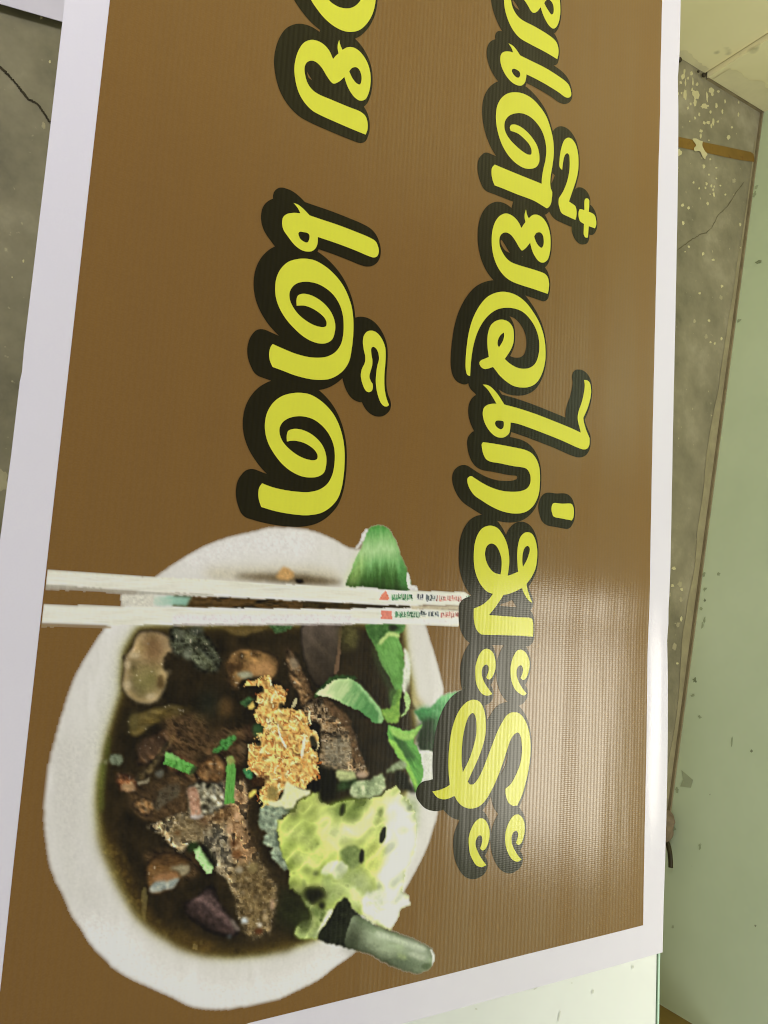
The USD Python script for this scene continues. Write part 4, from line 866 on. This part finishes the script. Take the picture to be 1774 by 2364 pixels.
# slab of liver, tofu slice, small scraps
paint(E, "220,1480 350,1370 450,1560 590,1740 615,1790 560,1850 430,1840 250,1760 120,1640 100,1540", [(36, 28, 22), (60, 46, 42), (96, 76, 72), (44, 34, 30)], 2.0, 2, grad=(250, 1760, 430, 1480), scale=9, contrast=1.6, name='printed_liver_b')
paint(E, "530,1690 600,1740 615,1790 560,1780", (128, 116, 104), 1.5, 2, op=0.8)
dab(E, 515, 1850, 24, 18, (98, 108, 112), 2, 0.8)
paint(D, "1040,1200 1070,1140 1200,1080 1400,1130 1440,1220 1330,1330 1280,1400 1080,1450 1050,1400", [(62, 44, 22), (94, 68, 36), (120, 90, 52)], 1.6, 3, scale=12, stretch=(2, 1), name=MEAT + '_k')
paint(D, "1250,1215 1340,1190 1420,1190 1430,1240 1370,1290 1300,1240", (158, 148, 118), 2, 2, op=0.9)
paint(D, "1060,1440 1075,1380 1130,1330 1240,1310 1330,1310 1290,1390 1200,1420", [(120, 130, 126), (176, 178, 164)], 1.6, 2, scale=9)
paint(D, "1090,1300 1300,1260 1330,1300 1110,1340", (158, 116, 76), 1.6, 1.5, op=0.8)
paint(D, "690,200 755,165 825,225 790,265 700,245", [(84, 92, 70), (134, 144, 118)], 1.4, 3, scale=7); dab(D, 660, 240, 28, 20, (126, 124, 92), 1.6, 0.8)
paint(D, "760,370 840,345 910,385 950,400 925,490 830,510 770,440", [(92, 54, 30), (140, 94, 58), (178, 144, 104)], 1.4, 3, scale=8, name=MEAT + '_l')
paint(D, "800,450 920,440 925,490 810,500", (168, 140, 102), 1.4, 2, op=0.8)
paint(D, "960,400 1060,385 1050,430 960,445", (176, 168, 142), 1.2, 2)
paint(D, "940,400 1080,250 1170,140 1230,60 1200,150 1100,300 1000,400", [(92, 76, 44), (134, 116, 76)], 1.2, 3, scale=8, name=MEAT + '_m')
paint(D, "1110,330 1185,320 1190,370 1130,380", (126, 134, 130), 1.8, 2, op=0.9)
paint(D, "960,60 1090,20 1190,40 1140,140 1020,200 950,150", [(62, 46, 30), (92, 70, 50)], 2.5, 4, scale=9, op=0.9)
paint(D, "895,640 960,585 1100,590 1115,640 1040,740 960,705", [(84, 60, 32), (124, 94, 58), (150, 124, 88)], 1.5, 3, scale=8, name=MEAT + '_n')
paint(D, "1150,500 1340,450 1330,560 1250,600 1140,690", [(52, 44, 30), (98, 90, 72), (120, 114, 96)], 2, 4, scale=7, op=0.95)
paint(D, "1140,680 1400,560 1420,690 1220,740 1100,800", [(62, 46, 26), (104, 80, 50)], 2.5, 3, scale=8, op=0.9)
# wet glints on the meat
r_ = np.random.default_rng(31)
meat_ids = [k for k, nm in enumerate(NAMES) if nm and 'meat' in nm]
mi, mj = np.where(np.isin(IDS, meat_ids))
for q_ in r_.integers(0, len(mi), 150):
    g_ = r_.uniform(0.5, 1)
    dab(Z, U[mi[q_], mj[q_]], V[mi[q_], mj[q_]], r_.uniform(1.2, 4.0), r_.uniform(0.8, 2.0), (190 * g_ + 40, 180 * g_ + 36, 160 * g_ + 30), 0.9, r_.uniform(0.3, 0.8), rot=r_.uniform(0, 3))
# browner broth between the pieces
paint(D, "1000,300 1400,380 1450,520 1150,620 980,560", [(38, 30, 16), (70, 54, 32), (46, 38, 22)], 4, 4, scale=8, op=0.45)
# chopped spring onion
paint(D, "1215,150 1480,270 1430,355 1195,255", [(64, 122, 46), (96, 162, 72), (110, 176, 88)], 0.8, 1.5, scale=6, smooth=False, name='printed_spring_onion_a')
paint(D, "1215,150 1340,200 1330,225 1205,185", (134, 190, 106), 0.9, 1, op=0.8)
paint(D, "1430,330 1480,270 1500,290 1440,370", (58, 84, 42), 1.5, 1, op=0.8)
paint(E, "500,190 555,190 580,300 565,620 475,625 490,400", [(82, 146, 60), (112, 176, 84)], 0.9, 1.5, scale=5, stretch=(0.5, 4), smooth=False, name='printed_spring_onion_b')
paint(E, "500,190 555,190 570,250 500,250", (150, 150, 84), 1.5, 1, op=0.9)
paint(E, "190,1050 245,1012 375,1200 355,1265 310,1270 215,1130", [(138, 196, 104), (186, 226, 158), (160, 212, 130)], 0.9, 1.5, scale=6, smooth=False, name='printed_spring_onion_c')
paint(E, "140,1000 200,980 240,1010 190,1060 150,1070", (40, 62, 26), 2, 2, op=0.9)
paint(E, "245,1000 300,1000 400,1180 380,1210", (22, 24, 12), 2, 2, op=0.85)
paint(E, "650,310 700,300 740,360 720,405 680,375", [(44, 106, 62), (86, 156, 96)], 1.0, 2, scale=5)
paint(E, "440,40 560,0 590,0 520,100 480,130 380,150 350,140 430,90", [(38, 78, 34), (70, 132, 60), (92, 160, 86)], 1.2, 4, scale=6, name='printed_herb_a')

# fried shallots
sh = src(B, "850,1440 890,1440 910,1530 1000,1540 1050,1570 1050,1660 1000,1740 1100,1745 1220,1780 1265,1850 1240,1900 1290,1945 1340,2030 1320,2090 1270,2080 1325,2160") + src(E, "1335,200 1335,400 1290,410 1220,480 1010,490 960,580 885,645 800,615 790,540 860,420 750,350 700,290 700,90 800,60") + src(B, "830,2010 740,2020 840,1960 840,1900 760,1850 750,1770 790,1720 770,1610 850,1560 780,1520 650,1550 690,1500 800,1490")
paint(Z, sh, [(150, 96, 40), (206, 152, 76), (228, 186, 106), (196, 132, 58)], 0.9, 6, scale=7, contrast=2.0, oct=2, smooth=False, name='printed_fried_shallots')
shp = Polygon(sh).buffer(0)
r_ = np.random.default_rng(500)
n_ = 0
while n_ < 210:
    # crisp shreds, each a short bent strip
    x, y = r_.uniform(565, 740), r_.uniform(1560, 1860)
    if not shp.buffer(2).contains(Point(x, y)):
        continue
    n_ += 1
    a_, l_, w_, bend = r_.uniform(-0.9, 0.9) + (np.pi / 2 if r_.random() < 0.62 else 0), r_.uniform(9, 26), r_.uniform(1.0, 2.2), r_.uniform(-0.5, 0.5)
    t_ = np.linspace(-0.5, 0.5, 5); aa = a_ + bend * t_ * 2
    cxx, cyy = x + t_ * l_ * np.cos(aa), y + t_ * l_ * np.sin(aa)
    nx_, ny_ = -np.sin(aa) * w_, np.cos(aa) * w_
    c_ = [(248, 230, 170), (240, 208, 122), (222, 168, 82), (176, 100, 38), (128, 68, 26), (244, 218, 146), (206, 140, 62)][n_ % 7]
    paint(Z, np.r_[np.c_[cxx + nx_, cyy + ny_], np.c_[cxx - nx_, cyy - ny_][::-1]], c_, 0.7, 0.5, op=0.85, smooth=False)
for pts in ("965,1880 1000,1990 1050,2110 1038,2110 985,2000", "1212,2000 1224,2000 1196,2200 1186,2200"):
    paint(B, pts, (246, 234, 180), 0.7, 1)
paint(B, "700,1720 740,1680 750,1740 700,1760", (196, 170, 90), 1, 2)
paint(B, "1100,1730 1140,1640 1150,1650 1120,1740", (170, 160, 120), 0.7, 1)
paint(E, "1020,520 1050,410 1130,470 1250,500 1270,530 1160,580 1090,670 1000,650 890,640 890,600 980,590", [(232, 226, 152), (222, 220, 176), (206, 210, 160)], 1.4, 3, scale=8)
paint(E, "890,470 960,480 960,580 890,590 860,520", (118, 104, 48), 2, 3, op=0.85)
paint(E, "700,530 760,490 770,530 710,570", (226, 196, 92), 1.2, 2)
paint(E, "750,380 880,380 850,450 720,450", [(50, 32, 14), (86, 54, 22)], 2, 3, scale=7, op=0.9)
dab(E, 790, 70, 26, 26, (24, 22, 10), 1.2); dab(B, 820, 1570, 26, 40, (28, 24, 12), 1.2, rot=-0.6); dab(B, 1000, 1720, 24, 30, (36, 26, 10), 1.2); dab(B, 1300, 2060, 30, 70, (20, 20, 10), 1.4, rot=-0.3)

# spoon handle
paint(F, "330,1860 440,1700 520,1550 600,1490 660,1600 720,1660 660,1790 660,1960 560,1940", [(22, 24, 12), (40, 44, 26)], 1.2, 2, scale=12, name='printed_spoon')
paint(F, "680,1650 860,1740 1000,1790 1200,1860 1340,1930 1400,1975 1412,2040 1395,2110 1350,2160 1270,2190 1150,2170 980,2110 830,2025 680,1975 590,1935 610,1780", [(88, 96, 72), (126, 142, 108), (160, 174, 142), (150, 162, 132), (108, 118, 92), (74, 82, 60)], 1.0, 2, grad=(1060, 1800, 920, 2080), scale=16, contrast=1.2, name='printed_spoon')
paint(F, "620,1700 760,1740 700,1960 590,1930", (44, 50, 30), 7, 2, op=0.7)
paint(F, "1100,1850 1300,1920 1400,1990 1390,2080 1250,2050 1120,1960", [(140, 152, 130), (158, 166, 148)], 5, 2, scale=12, op=0.8)
paint(F, "1060,2010 1350,2110 1300,2165 1180,2150 1020,2090", (78, 92, 66), 4, 2, op=0.7)
paint(F, "1290,2120 1370,2090 1390,2110 1340,2160", (70, 86, 52), 2, 1, op=0.8)
dab(F, 1100, 1940, 40, 24, (172, 190, 140), 3, 0.8, rot=0.4); dab(F, 1110, 2030, 50, 16, (164, 180, 120), 2.5, 0.8, rot=0.5)
paint(F, "880,1800 1150,1885 1330,1955 1325,1985 1120,1925 870,1835", (198, 206, 184), 2.5, 1, op=0.75)
paint(F, "1180,1990 1330,2040 1320,2065 1170,2015", (188, 194, 172), 2, 1, op=0.6)
paint(F, "1370,1960 1412,2000 1408,2090 1390,2120 1392,2030", (206, 208, 200), 1.0, 1)

# gap between the chopsticks, then the sticks themselves
paint(B, "0,695 1660,770 1660,830 0,810", [(38, 30, 14), (70, 54, 26), (96, 72, 36), (30, 26, 14)], 1.2, 2, scale=26, stretch=(2, 0.5), smooth=False, name='printed_soup')
paint(C, "0,760 990,795 1000,815 0,815", [(44, 34, 14), (74, 62, 30)], 1.0, 1, scale=20, smooth=False, name='printed_soup')
paint(A, "1080,700 1300,700 1460,705 1400,800 1080,790", [(196, 200, 188), (150, 186, 168), (120, 160, 142)], 2.0, 2, grad=(1100, 740, 1450, 740), smooth=False)
paint(A, "800,690 1100,690 1100,800 800,800", (200, 196, 184), 1.0, 1, smooth=False, name='printed_bowl')
st1 = src(A, "113,468 560,490 1000,528") + src(B, "0,540 850,585 1660,632") + src(C, "460,640 980,655 1490,668 1555,712 1440,770 1440,792 990,785 0,750") + src(B, "1200,748 850,722 0,688") + src(A, "1100,672 800,650 430,630 92,612")
st2 = src(A, "78,782 430,790 830,800 1660,815") + src(B, "850,820 1660,828") + src(C, "460,825 1000,822 1440,835 1440,985 900,962 0,958") + src(B, "850,968 0,968") + src(A, "1200,965 700,975 380,968 52,952")
for nm, st, lo in (('printed_chopstick_a', st1, 0), ('printed_chopstick_b', st2, 1)):
    paint(Z, st, [(206, 204, 190), (216, 213, 202), (204, 202, 190)], 0.9, 0.25, scale=20, stretch=(4, 0.4), smooth=False, name=nm)
paint(A, "92,600 430,622 1000,660 1660,690 1660,702 900,690 600,665 92,640", (168, 164, 150), 1.0, 0.8, op=0.8, smooth=False, name='printed_chopstick_a')
paint(A, "100,462 1000,522 1660,556 1660,572 1000,540 100,485", (216, 212, 196), 1.0, 0.8, op=0.8, smooth=False)
paint(B, "0,880 850,880 1660,880 1660,962 850,965 0,965", (216, 210, 214), 2.0, 0.8, op=0.9, smooth=False)
paint(C, "0,900 1440,925 1440,962 0,955", (220, 214, 216), 1.5, 0.8, op=0.9, smooth=False)
paint(B, "0,960 1660,955 1660,975 0,982", (170, 160, 158), 0.8, 0.6, op=0.6, smooth=False)
paint(C, "1000,795 1440,800 1440,830 1000,822", (190, 180, 156), 1.0, 0.8, smooth=False, name='printed_chopstick_b')
paint(C, "985,600 1055,615 1060,655 985,650", (206, 204, 204), 0.8, 1, smooth=False, name='printed_bowl')
paint(A, "50,962 700,985 700,1000 50,985", (150, 130, 90), 1.0, 0.8, op=0.8, smooth=False, name='printed_chopstick_b')
# print on the sticks
paint(C, "703,742 730,690 762,652 785,690 800,738", (218, 132, 108), 0.7, 1.5, smooth=False)
paint(C, "725,840 825,840 825,918 725,918", (214, 132, 116), 0.7, 1, smooth=False)
H = (900, 1280, 8.3)
for x0, x1, y0, y1, c, nn, sd in ((30, 440, 755, 890, (96, 156, 112), 10, 1), (530, 640, 740, 890, (128, 132, 146), 3, 2), (690, 880, 760, 900, (128, 138, 142), 5, 3), (890, 1380, 780, 910, (218, 156, 146), 12, 4), (1450, 1530, 790, 840, (140, 180, 150), 3, 5),
                                  (100, 590, 1085, 1225, (96, 152, 116), 11, 6), (580, 690, 1070, 1200, (110, 126, 128), 4, 7), (740, 940, 1080, 1210, (132, 142, 148), 5, 8), (980, 1330, 1090, 1225, (216, 150, 142), 9, 9)):
    r_ = np.random.default_rng(40 + sd)
    paint(H, f"{x0},{y0 + 10} {x1},{y0 + 10} {x1},{y1 - 10} {x0},{y1 - 10}", np.array(c) * 0.35 + np.array((212, 210, 200)) * 0.65, 0.8, 2, smooth=False)
    for k in range(nn):
        x = x0 + (k + 0.5) * (x1 - x0) / nn + r_.uniform(-8, 8); ya = y0 + r_.uniform(0, 40); yb = y1 - r_.uniform(0, 50)
        paint(H, f"{x - 12},{ya} {x + 12},{ya} {x + 12 + r_.uniform(-10, 10)},{yb} {x - 12},{yb}", np.array(c) * r_.uniform(0.62, 1.0), 0.5, 1, smooth=False, op=0.9)
        if k % 2:
            paint(H, f"{x - 12},{yb - 25} {x + 40},{yb - 25} {x + 40},{yb} {x - 12},{yb}", np.array(c) * r_.uniform(0.7, 1.0), 0.5, 1, smooth=False, op=0.8)

# ------------------------------------------------- the picture becomes meshes: one part for each thing shown in it
coarse = ndimage.gaussian_filter(RNG.normal(0, 1, PX.shape), 0.6)
sm = np.isin(IDS, [NAMES.index('printed_fried_shallots')])
COL[sm] = COL[sm] * 0.84 + 0.16 * np.array((240, 218, 160))
LUMA = COL.mean(-1, keepdims=True)
COL = COL * 0.88 + 0.12 * LUMA
SHARP = COL + 0.45 * (COL - ndimage.gaussian_filter(COL, (1.6, 1.6, 0)))
FINE = (field(3.0, 77, contrast=2.2) - 0.5) * 0.08 + (field(8.0, 78, contrast=2.0) - 0.5) * 0.08
lum = COL.mean(-1)
FINE = FINE * np.clip((185 - lum) / 90, 0.05, 1)
SHARP = SHARP * (1 + FINE[..., None])
SHARP = 255 * np.clip(SHARP / 255, 0, 1) ** 1.12 * 1.03
INK = np.clip(lin(np.clip(SHARP + coarse[..., None] * 2.2, 0, 255)) * PRINT_K, 0.004, 0.86)
n0, n1 = PX.shape
idx = np.arange(n0 * n1).reshape(n0, n1)
inside = shapely.contains_xy(inner_poly.buffer(-0.0004), PX, PY)
VIS = (ndimage.gaussian_filter(ALPHA, 0.5) > 0.05) & inside
edge_a = np.clip(ndimage.gaussian_filter(ALPHA, 0.55), 0, 1)[..., None]
INK = INK * edge_a + lin((123, 92, 48)) * K * (1 - edge_a)
quad = VIS[:-1, :-1] & VIS[1:, :-1] & VIS[1:, 1:] & VIS[:-1, 1:]
fid = IDS[:-1, :-1]
PZ = banner_h(PX, PY, LAYER * 2)
ALLV = np.c_[PX.ravel(), PY.ravel(), PZ.ravel()]
ALLC = INK.reshape(-1, 3)


def print_part(name, mask, parent, **kw):
    i, j = np.where(mask)
    q = np.c_[idx[i, j], idx[i + 1, j], idx[i + 1, j + 1], idx[i, j + 1]]
    used, inv = np.unique(q, return_inverse=True)
    q = inv.reshape(q.shape)
    path = numbered(str(parent.GetPath()) + '/' + name)
    m = UsdGeom.Mesh.Define(stage, path)
    m.CreatePointsAttr(Vt.Vec3fArray.FromNumpy(ALLV[used].astype(np.float32)))
    m.CreateFaceVertexCountsAttr(Vt.IntArray.FromNumpy(np.full(len(q), 4, np.int32)))
    m.CreateFaceVertexIndicesAttr(Vt.IntArray.FromNumpy(q.astype(np.int32).ravel()))
    m.CreateSubdivisionSchemeAttr('none')
    m.CreateDoubleSidedAttr(True)
    UsdGeom.PrimvarsAPI(m).CreatePrimvar('ink', Sdf.ValueTypeNames.Color3fArray, 'vertex').Set(Vt.Vec3fArray.FromNumpy(ALLC[used].astype(np.float32)))
    UsdShade.MaterialBindingAPI.Apply(m.GetPrim()).Bind(PHOTO_INK)
    return tag(m.GetPrim(), **kw)


bowl_id = NAMES.index('printed_bowl')
food = print_part('food_picture', quad & ((fid == bowl_id) | (fid == 0)), banner, label='printed photograph of a white bowl of dark chicken noodle soup')
LABELS = {'printed_fried_shallots': 'golden crisp fried shallots in the middle of the bowl', 'printed_spoon': 'grey green spoon handle sticking out of the bowl',
          'printed_bitter_melon': 'pale yellow green heap of bitter melon', 'printed_chopstick_a': 'upper white chopstick with small red and green print', 'printed_chopstick_b': 'lower white chopstick with small red and green print'}
for k, nm in enumerate(NAMES):
    if k and k != bowl_id and (quad & (fid == k)).sum() > 12:
        base = nm[:-2] if nm[-2] == '_' else nm
        print_part(base, quad & (fid == k), food, label=LABELS.get(nm))
# ---------------------------------------------------------------- things by the foot of the green wall
def tube_mesh(path, radii, n=12):
    p = np.asarray(path, float); k = len(p)
    d = np.gradient(p, axis=0); d /= np.linalg.norm(d, axis=1)[:, None]
    ref = np.array([0, 0, 1.0]) if abs(d[0, 2]) < 0.9 else np.array([1.0, 0, 0])
    vs = []
    for i in range(k):
        a = np.cross(d[i], ref); a /= np.linalg.norm(a); b = np.cross(d[i], a)
        t = np.arange(n) / n * 2 * np.pi
        vs.append(p[i] + radii[i] * (np.outer(np.cos(t), a) + np.outer(np.sin(t), b)))
    v = np.vstack(vs + [p[:1], p[-1:]])
    f = [[i * n + j, i * n + (j + 1) % n, (i + 1) * n + (j + 1) % n] for i in range(k - 1) for j in range(n)] + [[i * n + j, (i + 1) * n + (j + 1) % n, (i + 1) * n + j] for i in range(k - 1) for j in range(n)]
    f += [[k * n, (j + 1) % n, j] for j in range(n)] + [[k * n + 1, (k - 1) * n + j, (k - 1) * n + (j + 1) % n] for j in range(n)]
    m = trimesh.Trimesh(v, f, process=False); m.fix_normals()
    return m


hook_px = [(1528, 1915), (1536, 1932), (1543, 1950), (1547.5, 1970), (1549, 1990), (1549, 2004)]
hp = on_wall(hook_px, 0.03)
hp = spline(hp, [False] * len(hp), closed=False, n=6)
rr = np.full(len(hp), 0.0060); rr[:4] = 0.0066; rr[-2:] = (0.0056, 0.0036)
rod = obj('bent_rubber_rod', tube_mesh(hp, rr), DARK_RUBBER, smooth=50)
tag(rod, 'dark olive bent rod poking out beyond the far edge of the banner', 'rod')
cpx = [(1520, 1868), (1546, 1872), (1552, 1884), (1554, 1892), (1551, 1902), (1550, 1920), (1547, 1934), (1541, 1944), (1520, 1950)]
cp = on_wall(cpx, 0.034)
cen = cp.mean(0)
m = trimesh.creation.icosphere(4, 1.0)
rings = spline(cp, [False] * len(cp), n=8)
# a crumpled lump whose outline follows the cloth seen beside the banner
e1, e2 = gd, np.array([0, 0, 1.0])
poly = np.c_[(rings - cen) @ e1, (rings - cen) @ e2]
angp = np.arctan2(poly[:, 1], poly[:, 0]); radp = np.linalg.norm(poly, axis=1); o_ = np.argsort(angp)
vv = m.vertices
rad = np.interp(np.arctan2(vv[:, 2], vv[:, 0]), angp[o_], radp[o_], period=2 * np.pi)
rim = np.hypot(vv[:, 0], vv[:, 2])
lump = cen + np.outer(vv[:, 0] * rad, e1) + np.outer(vv[:, 2] * rad, e2) + np.outer(vv[:, 1] * 0.022, gn)
lump += m.vertex_normals * ((meshkit.fbm(lump * 60, 3) - 0.5) * 0.008)[:, None]
tag(obj('crumpled_cloth', (lump, m.faces), CLOTH, smooth=True), 'crumpled grey brown cloth just above the dark rod by the green wall', 'cloth')
# ochre board leaning low against the green wall at the lower right
b0 = on_wall([(1522, 2318)], 0.0015)[0]; b1 = on_wall([(1604, 2367)], 0.0015)[0]
dirb = (b1 - b0)
bx = [b0 - dirb * 0.6, b1 + dirb * 0.8]
front = [q - gn * 0.30 for q in bx]
down = np.array([0, 0, -0.03])
v = np.array([bx[0], bx[1], front[1], front[0]]); v = np.vstack([v, v + down])
f = np.array([[0, 2, 1], [0, 3, 2], [4, 5, 6], [4, 6, 7], [0, 1, 5], [0, 5, 4], [1, 2, 6], [1, 6, 5], [2, 3, 7], [2, 7, 6], [3, 0, 4], [3, 4, 7]])
bm = trimesh.Trimesh(v, f, process=False); bm.fix_normals()
tag(obj('ochre_board', bm, OCHRE), 'sloping ochre board against the green wall at the lower right', 'board')
